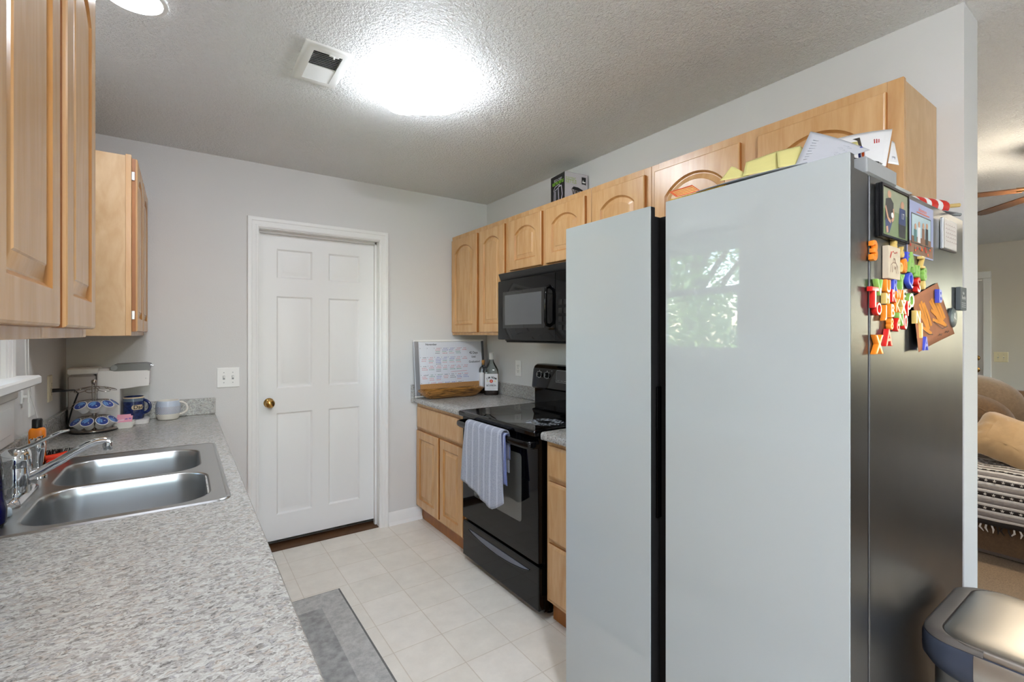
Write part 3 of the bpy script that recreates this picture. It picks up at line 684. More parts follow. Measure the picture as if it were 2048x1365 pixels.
def plate(name, label, cat, O, U, N, w, h, kindn, m=None, group=None):
    m = m or M_IVORY
    U, N, V = Vector(U), Vector(N), Vector((0, 0, 1)); O = Vector(O); t = thing(name, label, cat, O, group)
    def P(a, b, c): return O+U*a+V*b+N*c
    def slab(mb, a0, a1, b0, b1, c0, c1, mm, bv=.002):
        mb.loft([[P(a, b, c0) for a, b in ((a0, b0), (a1, b0), (a1, b1), (a0, b1))], [P(a, b, c1-bv) for a, b in ((a0, b0), (a1, b0), (a1, b1), (a0, b1))], [P(a, b, c1) for a, b in ((a0+bv, b0+bv), (a1-bv, b0+bv), (a1-bv, b1-bv), (a0+bv, b1-bv))]], mm)
    mb = MB(); slab(mb, -w/2, w/2, -h/2, h/2, 0, .006, m, .003); build('cover_plate', mb, t)
    if kindn == 'switch2':
        for a in (-.023, .023):
            mb = MB(); slab(mb, a-.0055, a+.0055, -.012, .012, .006, .0068, M_GRAYP, .0003); slab(mb, a-.004, a+.004, -.002, .010, .0068, .016, m, .002); build('toggle', mb, t)
            for b in (-.030, .030):
                mb = MB(); mb.loft([[P(a+.0028*math.cos(q), b+.0028*math.sin(q), c) for q in [i*math.pi/5 for i in range(10)]] for c in (.006, .0072)], M_GRAYP); build('screw', mb, t)
    if kindn == 'duplex':
        for b in (-.020, .020):
            mb = MB(); mb.loft([[P(.0165*math.cos(q)*.95, b+.0145*math.sin(q), c) for q in [i*math.pi/10 for i in range(20)]] for c in (.006, .0085)], m)
            for a, hh in ((-.0065, .0045), (.0065, .0035)): slab(mb, a-.0012, a+.0012, b+.002-hh, b+.002+hh, .0085, .0088, M_BLKM, .0001)
            slab(mb, -.0022, .0022, b-.0105, b-.006, .0085, .0088, M_BLKM, .0001); build('socket', mb, t)
        mb = MB(); mb.loft([[P(.0028*math.cos(q), .0028*math.sin(q), c) for q in [i*math.pi/5 for i in range(10)]] for c in (.006, .0072)], M_GRAYP); build('screw', mb, t)
    return t
plate('light_switch', 'white double light switch on the wall left of the white door', 'light switch', (.224, YB, 1.119), (1, 0, 0), (0, -1, 0), .118, .118, 'switch2', M_PLASW)
plate('wall_outlet', 'white wall outlet on the right wall beside the range backguard', 'outlet', (XR, 2.858, 1.125), (0, -1, 0), (-1, 0, 0), .074, .118, 'duplex', M_PLASW)
plate('wall_outlet', 'ivory wall outlet with black plug on the left wall behind the coffee maker', 'outlet', (XL, 2.93, 1.135), (0, 1, 0), (1, 0, 0), .072, .118, 'duplex', mat('old_ivory_plastic', (222, 214, 190), .4, var=.02, vs=20))
plate('wall_plate', 'blank white wall plate right of the kitchen window below the sill', 'wall plate', (XL, 2.615, 1.115), (0, 1, 0), (1, 0, 0), .072, .118, 'blank', M_PLASW)
plate('light_switch', 'ivory double light switch in the living room beside the far door', 'light switch', (XFAR, 1.268, 1.115), (0, -1, 0), (-1, 0, 0), .118, .116, 'switch2', mat('tan_ivory_plastic', (222, 208, 172), .4, var=.02, vs=20))

# ------------------------------------------------------------------ ceiling things
LC = (.825, 1.872)
kl = thing('ceiling_light', 'large glowing square ceiling light over the kitchen floor', 'light fixture', (LC[0], LC[1], CH), local=True)
M_GLOW = mat('glowing_diffuser', (238, 245, 255), .4, emit=KITCHEN_GLOW)
mb = MB(); mb.loft([rrect(-.164, .164, -.126, .126, .06, -.0005), rrect(-.165, .165, -.127, .127, .06, -.012)], M_WHITE); build('base_pan', mb, kl)
mb = MB(); mb.loft([rrect(-.168, .168, -.130, .130, .06, -.009, 6), rrect(-.173, .173, -.135, .135, .065, -.035, 6), rrect(-.166, .166, -.128, .128, .07, -.060, 6), rrect(-.15, .15, -.112, .112, .07, -.080, 6), rrect(-.11, .11, -.08, .08, .06, -.086, 6)], M_GLOW, cap0=False); build('diffuser', mb, kl)
kl.rotation_euler = (0, 0, -TH)
CCX, CCY = -.128, 1.905
cl = thing('recessed_light', 'round recessed ceiling light above the sink near the left cabinet', 'light fixture', (CCX, CCY, CH))
mb = MB(); mb.lathe([(.090, -.001), (.089, -.004), (.083, -.006), (.076, -.005), (.075, -.001)], (CCX, CCY, CH), M_WHITE, 40, cap0=False, cap1=False); build('trim_ring', mb, cl)
mb = MB(); mb.lathe([(.076, -.0015), (.062, -.004), (.03, -.005), (.001, -.005)], (CCX, CCY, CH), mat('glowing_can_lens', (238, 245, 255), .4, emit=CAN_GLOW), 40, cap0=False); build('lens', mb, cl)
vt = thing('ceiling_vent', 'white louvred ceiling vent left of the square ceiling light', 'vent', (.45, 1.965, CH)); vx0, vx1, vy0, vy1 = .362, .538, 1.815, 2.115
mb = MB(); zc = CH
fr_o = [(vx0, vy0), (vx1, vy0), (vx1, vy1), (vx0, vy1)]; ix0, ix1, iy0, iy1 = vx0+.036, vx1-.036, vy0+.04, vy1-.04
fr_i = [(ix0, iy0), (ix1, iy0), (ix1, iy1), (ix0, iy1)]
def ins(l, d): return [(x+(d if x < .45 else -d), y+(d if y < 1.965 else -d)) for x, y in l]
mb.loft([[(x, y, zc) for x, y in fr_o], [(x, y, zc-.006) for x, y in ins(fr_o, .004)], [(x, y, zc-.010) for x, y in ins(fr_o, .014)], [(x, y, zc-.010) for x, y in fr_i], [(x, y, zc-.001) for x, y in fr_i]], M_WHITE, False, False); build('vent_frame', mb, vt)
mb = MB(); mb.box(ix0, ix1, iy0, iy1, zc-.0012, zc-.0006, M_DARK); build('duct_opening', mb, vt)
for half in (0, 1):
    mb = MB(); n = 9; ya = iy0 if half == 0 else (iy0+iy1)/2; st = (iy1-iy0)/2/n
    for k in range(n):
        y = ya+(k+.5)*st; s = .0042 if half else -.0042
        mb.add([(ix0, y-s, zc-.0025), (ix1, y-s, zc-.0025), (ix1, y+s, zc-.010), (ix0, y+s, zc-.010)], [(0, 1, 2, 3)], M_WHITE)
        mb.add([(ix0, y-s, zc-.0018), (ix1, y-s, zc-.0018), (ix1, y+s, zc-.0092), (ix0, y+s, zc-.0092)], [(3, 2, 1, 0)], M_WHITE)
    build('louvres', mb, vt, recalc=False)
mb = MB(); mb.box(.452, .488, iy0-.006, iy0+.006, zc-.014, zc-.009, M_WHITE, .002); mb.box(.466, .472, iy0-.004, iy0+.004, zc-.022, zc-.012, M_WHITE, .001); build('lever', mb, vt)
# unseen fill lamp behind the camera, added to brighten right wall and fridge
dl = thing('ceiling_light', 'added fill lamp behind the camera built as a round glass ceiling light', 'light fixture', (.05, -.8, CH))
mb = MB(); mb.lathe([(.16, -.001), (.165, -.02), (.15, -.024)], (.05, -.8, CH), M_BRASS, 32); build('rim', mb, dl)
mb = MB(); mb.lathe([(.155, -.02), (.15, -.05), (.12, -.08), (.07, -.098), (.001, -.104)], (.05, -.8, CH), mat('fill_lamp_glow', (240, 244, 255), .4, emit=FILL_LAMP_GLOW), 32, cap0=False); build('bowl', mb, dl)

# ------------------------------------------------------------------ range
rg = thing('kitchen_range', 'black glass top electric range with a towel on its door', 'range', (1.73, 2.165, 0)); ry0, ry1 = 1.786, 2.548
mb = MB(); mb.box(1.435, 2.036, ry0+.004, ry1-.004, .03, CT-.02, M_BLK, .003); build('body', mb, rg)
for x in (1.50, 1.97):
    for y in (ry0+.05, ry1-.05):
        mb = MB(); mb.lathe([(.022, 0), (.022, .012), (.012, .014), (.012, .032)], (x, y, 0), M_BLKM, 14); build('foot', mb, rg)
mb = MB(); ctz = CT+.006
mb.loft([rrect(1.372, 2.02, ry0, ry1, .012, CT-.020), rrect(1.370, 2.02, ry0, ry1, .012, ctz-.008), rrect(1.376, 2.016, ry0+.004, ry1-.004, .012, ctz), rrect(1.384, 2.01, ry0+.010, ry1-.010, .010, ctz+.001)], M_BLK, True, False)
mb.loft([rrect(1.384, 2.01, ry0+.010, ry1-.010, .010, ctz+.001), rrect(1.387, 2.008, ry0+.013, ry1-.013, .010, ctz)], M_BLKG, False, True); ck = build('cooktop', mb, rg)
M_RING = mat('burner_ring_print', (74, 75, 78), .25, var=.15, vs=60)
def ring(cx, cy, r, w=.0012):
    mb = MB(); n = 48; z = ctz+.0004
    mb.add([(cx+q*math.cos(2*math.pi*i/n), cy+q*math.sin(2*math.pi*i/n), z) for q in (r, r+w) for i in range(n)], [(i, (i+1) % n, n+(i+1) % n, n+i) for i in range(n)], M_RING); return mb
for cx, cy, r in ((1.56, 2.345, .115), (1.80, 2.36, .08), (1.80, 1.98, .095)):
    mb = ring(cx, cy, r); mb.merge(ring(cx, cy, r-.006, .0008)); build('burner_ring', mb, ck)
M_SMEAR = bpy.data.materials.new('burnt_residue'); M_SMEAR.use_nodes = True
def _sm():
    n = M_SMEAR.node_tree.nodes; L = M_SMEAR.node_tree.links; b = n['Principled BSDF']; b.inputs['Base Color'].default_value = (*lin((190, 196, 204)), 1); b.inputs['Roughness'].default_value = .6
    tc = n.new('ShaderNodeTexCoord'); t = n.new('ShaderNodeTexNoise'); t.inputs['Scale'].default_value = 26; t.inputs['Detail'].default_value = 8; t.inputs['Distortion'].default_value = 1.5
    L.new(tc.outputs['Object'], t.inputs[0]); r = n.new('ShaderNodeMapRange'); r.inputs[1].default_value = .42; r.inputs[2].default_value = .72; r.inputs[4].default_value = .85; L.new(t.outputs[0], r.inputs[0]); L.new(r.outputs[0], b.inputs['Alpha'])
_sm()
mb = MB(); n = 40; z = ctz+.0006; bx, by = 1.56, 1.945
mb.add([(bx+q*math.cos(2*math.pi*i/n), by+q*math.sin(2*math.pi*i/n), z) for q in (.036, .100) for i in range(n)], [(i, (i+1) % n, n+(i+1) % n, n+i) for i in range(n)], M_SMEAR); build('burnt_residue', mb, ck, 'whitish burnt residue ring on the front burner')
# door
mb = MB(); dzx = 1.400
mb.box(dzx, 1.437, ry0+.006, ry1-.006, .268, CT-.026, M_BLK, .006); od = build('oven_door', mb, rg)
mb = MB(); mb.loft([[(x, y, z) for y, z, _ in rrect(ry0+.145, ry1-.145, .43, .775, .02, 0)] for x in (dzx-.0006, dzx+.002)], M_OVENWIN); build('window', mb, od, 'gray oven window')
mb = MB(); hz = .845; hx = 1.352
hp = [(dzx+.004, ry0+.012, hz), (dzx-.025, ry0+.016, hz), (hx+.006, ry0+.028, hz), (hx, ry0+.06, hz), (hx-.004, (ry0+ry1)/2, hz), (hx, ry1-.06, hz), (hx+.006, ry1-.028, hz), (dzx-.025, ry1-.016, hz), (dzx+.004, ry1-.012, hz)]
mb.tube(hp, [(.009, .018)]*9, M_BLK, 14); build('handle', mb, od)
# drawer with scooped pull
mb = MB(); mb.box(1.402, 1.437, ry0+.006, ry1-.006, .040, .252, M_BLK, .006); dr = build('drawer', mb, rg)
mb = MB(); n = 24; zc0 = .215
ptsU = []; ptsL = []
for i in range(n+1):
    f = i/n; y = ry1-.085-(ry1-ry0-.17)*f; s = math.sin(math.pi*f)**.7
    ptsU.append((1.3985, y, zc0+.002)); ptsL.append((1.3985, y, zc0-.034*s))
loopf = ptsU+ptsL[::-1]
mb.loft([[(1.4025, y, z) for x, y, z in loopf], [(1.398, y, z) for x, y, z in loopf]], mat('drawer_scoop', (96, 100, 112), .25, spec=.6, var=.05, vs=10)); build('pull', mb, dr, 'gray scooped pull')
mb = MB(); mb.tube([(1.398, y, z) for x, y, z in ptsL], .003, M_BLK, 8); build('pull_lip', mb, dr)
# backguard
mb = MB(); sec = [(1.958, ctz-.004), (1.958, 1.015), (1.940, 1.020), (1.932, 1.030), (1.945, 1.145), (1.955, 1.168), (1.975, 1.180), (2.034, 1.180), (2.040, 1.17), (2.040, ctz-.004)]
yy = [(ry0, .5), (ry0+.006, .9), (ry0+.02, 1), (ry1-.02, 1), (ry1-.006, .9), (ry1, .5)]
mb.loft([[(2.0+(x-2.0)*(.93+.07*k), y, z if z < 1.03 else 1.03+(z-1.03)*(.93+.07*k)) for x, z in sec] for y, k in yy], M_BLK); bg = build('backguard', mb, rg)
def on_bg(y, z): return Vector((1.932+(z-1.03)*.113, y, z))
nB = Vector((-1, 0, .113)).normalized(); vB = Vector((.113, 0, 1)).normalized(); uB = Vector((0, -1, 0))
def knob(y, z):
    c = on_bg(y, z); loops = []
    for r, h in ((.019, .0005), (.019, .004), (.0165, .006), (.0155, .018), (.013, .021), (.003, .0215)):
        loops.append([c+uB*r*math.cos(2*math.pi*i/28)+vB*r*math.sin(2*math.pi*i/28)+nB*h for i in range(28)])
    mb = MB(); mb.loft(loops, M_BLKM); o = build('knob', mb, bg)
    m2 = MB(); A = Art(m2, c+nB*.0222, uB, vB); A.rect(-.0022, -.013, .0022, .013, M_GRAYP); build('pointer', m2, o)
    m3 = MB(); A = Art(m3, c+nB*.001, uB, vB); n = 28
    m3.add([A.p(r*math.cos(2*math.pi*i/n), r*math.sin(2*math.pi*i/n)) for r in (.0205, .0222) for i in range(n)], [(i, (i+1) % n, n+(i+1) % n, n+i) for i in range(n)], M_PAPER)
    for q in (40, 90, 140, -40, 220): A.rect(.027*math.cos(math.radians(q))-.002, .027*math.sin(math.radians(q))-.0015, .027*math.cos(math.radians(q))+.002, .027*math.sin(math.radians(q))+.0015, M_PAPER)
    build('dial_print', m3, o)
for y in (2.475, 2.395, 1.94, 1.86): knob(y, 1.112)
mb = MB(); A = Art(mb, on_bg(2.30, 1.075)+nB*.0006, uB, vB); A.rect(0, 0, .26, .075, mat('display_glass', (22, 24, 26), .08, spec=.7)); A.up()
for i in range(8): A.rect(.012+i*.031, .010, .034+i*.031, .012, M_GRAYP)
A.line([(0, 0), (.26, 0), (.26, .075), (0, .075), (0, 0)], .0015, M_GRAYP); build('display', mb, bg)
for dy in (.112,):
    mb = MB(); A = Art(mb, on_bg(2.35, 1.13)+nB*.0006, uB, vB); A.text('OFF', 0, .012, .006, M_PAPER); build('print', mb, bg)

# towel on the oven handle
def cloth(name, label, y0, y1, zt, zl_fn, mfront, x_front, x_back, back_len, cat='towel', th=.004, seed=1):
    rnd = random.Random(seed); ny, nz = 22, 26; loops = []
    ph = [rnd.uniform(0, 6) for _ in range(4)]
    for j in range(nz+9+10):
        row = []
        for i in range(ny+1):
            f = i/ny; y = y1+(y0-y1)*f
            wav = .006*math.sin(f*13+ph[0])+.004*math.sin(f*24+ph[1])
            if j < 10:                               # back flap, from its hem up
                g = j/9; z = zt-back_len*(1-g); x = x_back+wav*.3*(1-g); yy = y
            elif j < 19:                             # over the bar
                a = math.pi*(j-10)/8; mid = (x_front+x_back)/2; r = (x_back-x_front)/2
                x = mid+r*math.cos(a); z = zt+.9*r*math.sin(a); yy = y
            else:
                g = (j-19)/(nz-1); z = zt-(zt-zl_fn(f))*g; x = x_front-abs(wav)*min(1, g*2.2)-.004*g; yy = y+(.5-f)*.05*g+.01*math.sin(f*9+ph[2])*g
            row.append(Vector((x, yy, z)))
        loops.append(row)
    mb = MB(); n = ny+1
    vs = [p for r in loops for p in r]; fs = [(k*n+i, k*n+i+1, (k+1)*n+i+1, (k+1)*n+i) for k in range(len(loops)-1) for i in range(ny)]
    mb.add(vs, fs, mfront); o = single(name, mb, label, cat, base=(x_front, (y0+y1)/2, zt))
    s = o.modifiers.new('thickness', 'SOLIDIFY'); s.thickness = th; s.offset = 0
    return o
def make_towel(name, rgb, rgb2, nstripe):
    m, n, L, b = node_mat(name, .95, .1); b.inputs['Sheen Weight'].default_value = .4
    tc = n.new('ShaderNodeTexCoord'); t = n.new('ShaderNodeTexNoise'); t.inputs['Scale'].default_value = 240; t.inputs['Detail'].default_value = 4; L.new(tc.outputs['Object'], t.inputs[0])
    r = n.new('ShaderNodeValToRGB'); r.color_ramp.elements[0].position = .3; r.color_ramp.elements[1].position = .7; r.color_ramp.elements[0].color = (*lin(rgb2), 1); r.color_ramp.elements[1].color = (*lin(rgb), 1); L.new(t.outputs[0], r.inputs[0])
    w = n.new('ShaderNodeTexWave'); w.bands_direction = 'Y'; w.inputs['Scale'].default_value = nstripe; w.inputs['Distortion'].default_value = .6; L.new(tc.outputs['Object'], w.inputs[0])
    r2 = n.new('ShaderNodeValToRGB'); r2.color_ramp.elements[0].position = .82; r2.color_ramp.elements[1].position = .97; r2.color_ramp.elements[0].color = (0, 0, 0, 1); r2.color_ramp.elements[1].color = (.35, .35, .35, 1); L.new(w.outputs[0], r2.inputs[0])
    mx = n.new('ShaderNodeMix'); mx.data_type = 'RGBA'; mx.inputs[7].default_value = (*lin((214, 218, 226)), 1); L.new(r2.outputs[0], mx.inputs[0]); L.new(r.outputs[0], mx.inputs[6]); L.new(mx.outputs[2], b.inputs['Base Color'])
    bp = n.new('ShaderNodeBump'); bp.inputs['Strength'].default_value = .8; bp.inputs['Distance'].default_value = .003; L.new(t.outputs[0], bp.inputs['Height']); L.new(bp.outputs[0], b.inputs['Normal'])
    return m
M_TOWEL = make_towel('gray_terry', (164, 168, 180), (126, 131, 146), 5)
M_TOWEL2 = make_towel('blue_terry', (108, 120, 168), (80, 92, 140), 5)
cloth('dish_towel', 'gray terry dish towel draped over the oven door handle', 2.005, 2.375, .866, lambda f: .545-.075*min(1, f*1.35) if f < .78 else .47+.06*(f-.78)/.22, M_TOWEL, 1.326, 1.376, .20, seed=4)
cloth('dish_towel', 'blue dish towel showing behind the gray towel on the oven door', 1.985, 2.20, .860, lambda f: .62, M_TOWEL2, 1.3375, 1.3665, .12, th=.003, seed=9)

# ------------------------------------------------------------------ microwave
mw = thing('microwave', 'black over the range microwave under the short wall cabinet', 'microwave', (1.85, 2.155, 1.327)); my0, my1 = 1.782, 2.526
mb = MB(); mb.box(1.70, XR-.003, my0, my1, 1.335, 1.762, M_BLKM, .004); build('body', mb, mw)
mb = MB(); sec = [(1.70, 1.762), (1.655, 1.762), (1.650, 1.758), (1.668, 1.715), (1.70, 1.715)]
mb.loft([[(x, y, z) for x, z in sec] for y in (my0, my1)], M_BLKM)
for k in range(4): mb.box(1.652+k*.004, 1.66+k*.004, my0+.02, my1-.02, 1.752-k*.009, 1.7545-k*.009, M_BLKM)
build('top_vent', mb, mw)
mb = MB(); n = 12; bl_ = []
def bow(y): return 1.652-.012*(1-((y-(my0+my1)/2)/((my1-my0)/2))**2)
ys = [my0+(my1-my0)*i/n for i in range(n+1)]
dsplit = my0+.17
def front_panel(ya, yb, z0, z1, xo, m, mb):
    yl = [ya+(yb-ya)*i/8 for i in range(9)]
    mb.loft([[(bow(y)+xo, y, z0), (bow(y)+xo-.004, y, z0+.006), (bow(y)+xo-.004, y, z1-.006), (bow(y)+xo, y, z1), (1.705, y, z1), (1.705, y, z0)] for y in yl], m)
front_panel(dsplit+.002, my1, 1.345, 1.712, 0, M_BLK, mb); md = build('door', mb, mw)
mb = MB(); yl = [dsplit+.09+(my1-.06-dsplit-.09)*i/8 for i in range(9)]
mb.loft([[(bow(y)-.0046, y, 1.415), (bow(y)-.0046, y, 1.640), (bow(y)-.002, y, 1.640), (bow(y)-.002, y, 1.415)] for y in yl], M_BLKG); build('window_border', mb, md)
mb = MB(); yl = [dsplit+.115+(my1-.085-dsplit-.115)*i/8 for i in range(9)]
mb.loft([[(bow(y)-.0052, y, 1.436), (bow(y)-.0052, y, 1.618), (bow(y)-.003, y, 1.618), (bow(y)-.003, y, 1.436)] for y in yl], mat('microwave_window', (74, 76, 78), .06, spec=.9, var=.03, vs=5)); build('window', mb, md, 'gray microwave window')
mb = MB(); hy = dsplit+.045
mb.tube([(bow(hy)-.002, hy, 1.425), (bow(hy)-.03, hy, 1.432), (bow(hy)-.036, hy, 1.45), (bow(hy)-.036, hy, 1.60), (bow(hy)-.03, hy, 1.63), (bow(hy)-.002, hy, 1.64)], [(.011, .010)]*6, M_BLK, 12); build('handle', mb, md)
mb = MB(); front_panel(my0, dsplit-.002, 1.345, 1.712, 0, M_BLK, mb); cp = build('control_panel', mb, mw)
for i in range(4):
    for k in range(3):
        mb = MB(); y = my0+.035+k*.04; z = 1.40+i*.045; mb.box(bow(y)-.0065, bow(y)-.003, y, y+.03, z, z+.028, M_BLKM, .001); build('button', mb, cp)
mb = MB(); mb.box(1.69, 2.0, my0+.03, my1-.03, 1.327, 1.336, M_BLKM, .003); build('base_plate', mb, mw)

# ------------------------------------------------------------------ fridge
FX, FY0, FY1 = 1.155, .413, 1.316
fg = thing('refrigerator', 'white glass two door refrigerator with gray steel sides', 'refrigerator', (1.58, .865, 0))
mb = MB(); mb.box(1.262, 2.01, FY0, FY1, .03, 1.738, M_GRAPH, .004); fbod = build('body', mb, fg)
for x in (1.32, 1.95):
    for y in (FY0+.06, FY1-.06):
        mb = MB(); mb.lathe([(.025, 0), (.025, .02), (.014, .022), (.014, .035)], (x, y, 0), M_BLKM, 14); build('foot', mb, fg)
mb = MB(); mb.box(1.256, 1.264, FY0+.006, FY1-.006, .04, 1.730, M_DARK); build('door_gasket', mb, fg)
def fr_door(y0, y1, gap_lo, name='door'):
    mb = MB(); sidem = M_GRAPH
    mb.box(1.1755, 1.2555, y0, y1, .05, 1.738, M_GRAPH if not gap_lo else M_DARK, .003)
    d = build(name, mb, fg)
    mb = MB(); mb.box(FX, 1.1757, y0, y1, .045, 1.765, M_GLASSW, .0012); g = build('glass_front', mb, d)
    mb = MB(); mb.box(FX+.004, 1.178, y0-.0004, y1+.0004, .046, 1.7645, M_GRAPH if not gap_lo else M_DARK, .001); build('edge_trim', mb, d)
    return d
fr_door(FY0+.001, .878, False); fr_door(.934, FY1-.001, True)
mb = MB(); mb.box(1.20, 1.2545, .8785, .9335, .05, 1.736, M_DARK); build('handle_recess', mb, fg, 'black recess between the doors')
mb = MB(); mb.box(1.1795, 1.199, .880, .886, .82, 1.22, M_BLK, .002); mb.box(1.1795, 1.20, .926, .932, .82, 1.22, M_BLK, .002); build('recessed_handle', mb, fg)
mb = MB(); mb.box(1.246, 1.43, FY0-.001, FY0+.09, 1.735, 1.777, M_GRAYP, .006); build('hinge_cover', mb, fg, 'gray plastic hinge cover')
mb = MB(); mb.lathe([(.012, 1.738), (.012, 1.765), (.006, 1.768)], (1.222, FY0+.04, 0), M_STEEL, 16); build('hinge_pin', mb, fg)
mb = MB(); mb.box(1.246, 1.43, FY1-.09, FY1+.001, 1.735, 1.777, M_GRAYP, .006); build('hinge_cover', mb, fg, 'gray plastic hinge cover')

# ------------------------------------------------------------------ things on the fridge side
FS = FY0-.0005        # plane of the steel side
def letter(ch, col, uv, h, why, rot=0, depth=.011):
    names = {'o': ('orange', (240, 140, 40)), 'r': ('red', (214, 36, 28)), 'g': ('green', (142, 190, 92)), 'y': ('yellow', (222, 190, 110)), 'b': ('blue', (66, 82, 196))}
    cn, rgb = names[col]; m = mat('magnet_'+cn, rgb, .3, spec=.5, coat=.3, var=.03, vs=30)
    off = .012 if ch in 'MNWKP' else .028; vs, fs = text_geo(ch, 1, extrude=0, offset=off)
    hh = max(v.y for v in vs)-min(v.y for v in vs); s = h/hh; my = (max(v.y for v in vs)+min(v.y for v in vs))/2; mx = (max(v.x for v in vs)+min(v.x for v in vs))/2
    vs, fs = text_geo(ch, s, extrude=depth/2-.0015, bevel=.0015, offset=off*s-.0010)
    p = at(uv[0], uv[1], 'Y', FS-depth)
    c, n = math.cos(rot), math.sin(rot); mb = MB(); out = []
    for v in vs:
        x, z = (v.x-mx*s), (v.y-my*s); out.append((p.x-.012+x*c-z*n, FS-depth/2-v.z, p.z+x*n+z*c))
    mb.add(out, fs, m)
    kind = 'number' if ch.isdigit() else 'letter'
    o = single('letter_magnet' if kind == 'letter' else 'number_magnet', mb, f'{cn} plastic {kind} {ch} magnet {why}', 'magnet', group='letter and number magnets on the fridge side', base=(p.x, FS, p.z-h/2), smooth=30)
    return o
def c1(x, y): return (1730+x/9.75, 470+y/9.75)
def c2(x, y): return (1730+x/9.75, 580+y/9.75)
K = .00305/9.75*10   # metres per crop pixel / 10 at that distance
def hh_(px, u): return px/9.75*at(u, 560, 'Y', FS).dot(Vector((math.sin(TH), math.cos(TH), 0)))/F
MAG = [('3', 'o', c1(255, 315), 395, 'at the top left of the magnet cluster'), ('8', 'y', c1(650, 200), 205, 'at the top of the magnet cluster'), ('6', 'y', c1(785, 345), 215, 'near the top, right of the other yellow ones'),
       ('B', 'y', c1(655, 440), 255, 'in the upper middle of the cluster'), ('D', 'y', c1(755, 645), 180, 'left of an upper orange zero'), ('0', 'o', c1(835, 610), 280, 'in the upper middle of the cluster'),
       ('F', 'b', c1(890, 435), 185, 'at the top beside a green A'), ('A', 'g', c1(960, 540), 395, 'under the travel photo card'), ('Z', 'y', c1(1175, 545), 225, 'at the lower right of the travel photo card'),
       ('M', 'g', c1(1075, 710), 215, 'at the upper right of the cluster'), ('8', 'g', c1(1215, 770), 260, 'at the far right of the cluster'), ('H', 'g', c1(635, 710), 290, 'right of the sketched card'),
       ('Y', 'g', c1(770, 920), 290, 'in the middle of the cluster'), ('R', 'b', c1(645, 990), 280, 'below the sketched card'), ('Q', 'b', c1(935, 895), 310, 'largest in the middle right of the cluster'),
       ('S', 'r', c1(1090, 985), 300, 'above the orange drawing'), ('0', 'y', c1(1200, 985), 165, 'at the top corner of the orange drawing'), ('V', 'g', c1(345, 1030), 310, 'under the left of the sketched card'),
       ('U', 'o', c1(505, 1010), 255, 'directly under the sketched card'), ('T', 'r', c2(250, 150), 400, 'at the left edge of the cluster'), ('M', 'y', c2(490, 170), 200, 'in the left middle of the cluster'),
       ('R', 'r', c2(610, 120), 240, 'in the middle of the cluster'), ('W', 'o', c2(700, 95), 190, 'in the middle of the cluster'), ('E', 'o', c2(810, 130), 230, 'in the middle beside a green O'),
       ('O', 'g', c2(945, 210), 285, 'at the left of the orange drawing'), ('O', 'r', c2(320, 375), 250, 'low at the left of the cluster'), ('J', 'o', c2(450, 450), 300, 'low at the left of the cluster'),
       ('B', 'o', c2(585, 410), 260, 'low in the middle of the cluster'), ('K', 'o', c2(690, 310), 260, 'low in the middle of the cluster'), ('X', 'y', c2(795, 340), 270, 'low in the right of the cluster'),
       ('P', 'r', c2(900, 370), 290, 'low at the right of the cluster'), ('N', 'g', c2(750, 575), 250, 'at the lower end of the cluster'), ('8', 'o', c2(570, 665), 230, 'at the lower end of the cluster'),
       ('6', 'r', c2(690, 685), 260, 'at the lower end of the cluster'), ('0', 'r', c2(835, 630), 290, 'at the lower right end of the cluster'), ('A', 'r', c2(515, 930), 330, 'alone below the cluster'),
       ('X', 'o', c2(330, 1065), 370, 'lowest of all at the left'), ]
for ch, col, uv, px, why in MAG: letter(ch, col, uv, hh_(px, uv[0])*.97, why)
# magnets on the drawing
DR = FS-.006
def letter_on(ch, col, uv, px, why):
    o = letter(ch, col, uv, hh_(px, uv[0]), why); o.location.y -= .006
for a in (('N', 'y', c2(1020, 535), 240, 'on the left edge of the orange drawing'), ('1', 'y', c2(1090, 795), 280, 'at the lower left of the orange drawing'), ('A', 'b', c2(1175, 1045), 250, 'at the bottom of the orange drawing'), ('B', 'b', c2(1455, 130), 250, 'at the top of the orange drawing')): letter_on(*a)

def fs_rect(u0, v0, u1, v1, y=None):
    a = at(u0, v0, 'Y', y or FS); b = at(u1, v1, 'Y', y or FS); return a.x, b.x, b.z, a.z
# framed team photo
x0, x1, z0, z1 = 1.290, 1.468, 1.600, 1.722
M_PH_G = mat('photo_grass', (120, 136, 96), .35, var=.08, vs=20); M_PH_G2 = mat('photo_foliage', (150, 154, 128), .35, var=.08, vs=30)
M_SKIN = mat('photo_skin', (196, 150, 122), .4, var=.04, vs=30); M_NAVY = mat('photo_navy', (58, 70, 110), .4, var=.05, vs=30); M_DKGR = mat('photo_dark', (52, 54, 56), .4, var=.05, vs=30)
ph = thing('framed_photo', 'black framed photo of two players kneeling on a grass field', 'picture frame', ((x0+x1)/2, FS, z0))
mb = MB(); T = .014
def frame4(mb, x0, x1, z0, z1, w, y0, y1, m):
    mb.box(x0, x0+w, y0, y1, z0, z1, m, .001); mb.box(x1-w, x1, y0, y1, z0, z1, m, .001); mb.box(x0+w, x1-w, y0, y1, z0, z0+w, m, .001); mb.box(x0+w, x1-w, y0, y1, z1-w, z1, m, .001)
frame4(mb, x0, x1, z0, z1, .007, FS-T, FS-.0005, M_BLK); build('frame', mb, ph)
mb = MB(); A = Art(mb, (x0+.007, FS-.0115, z0+.007), (1, 0, 0), (0, 0, 1)); w_, h_ = x1-x0-.014, z1-z0-.014
A.rect(0, 0, w_, h_, M_PH_G); A.rect(0, h_*.55, w_, h_, M_PH_G2); A.up()
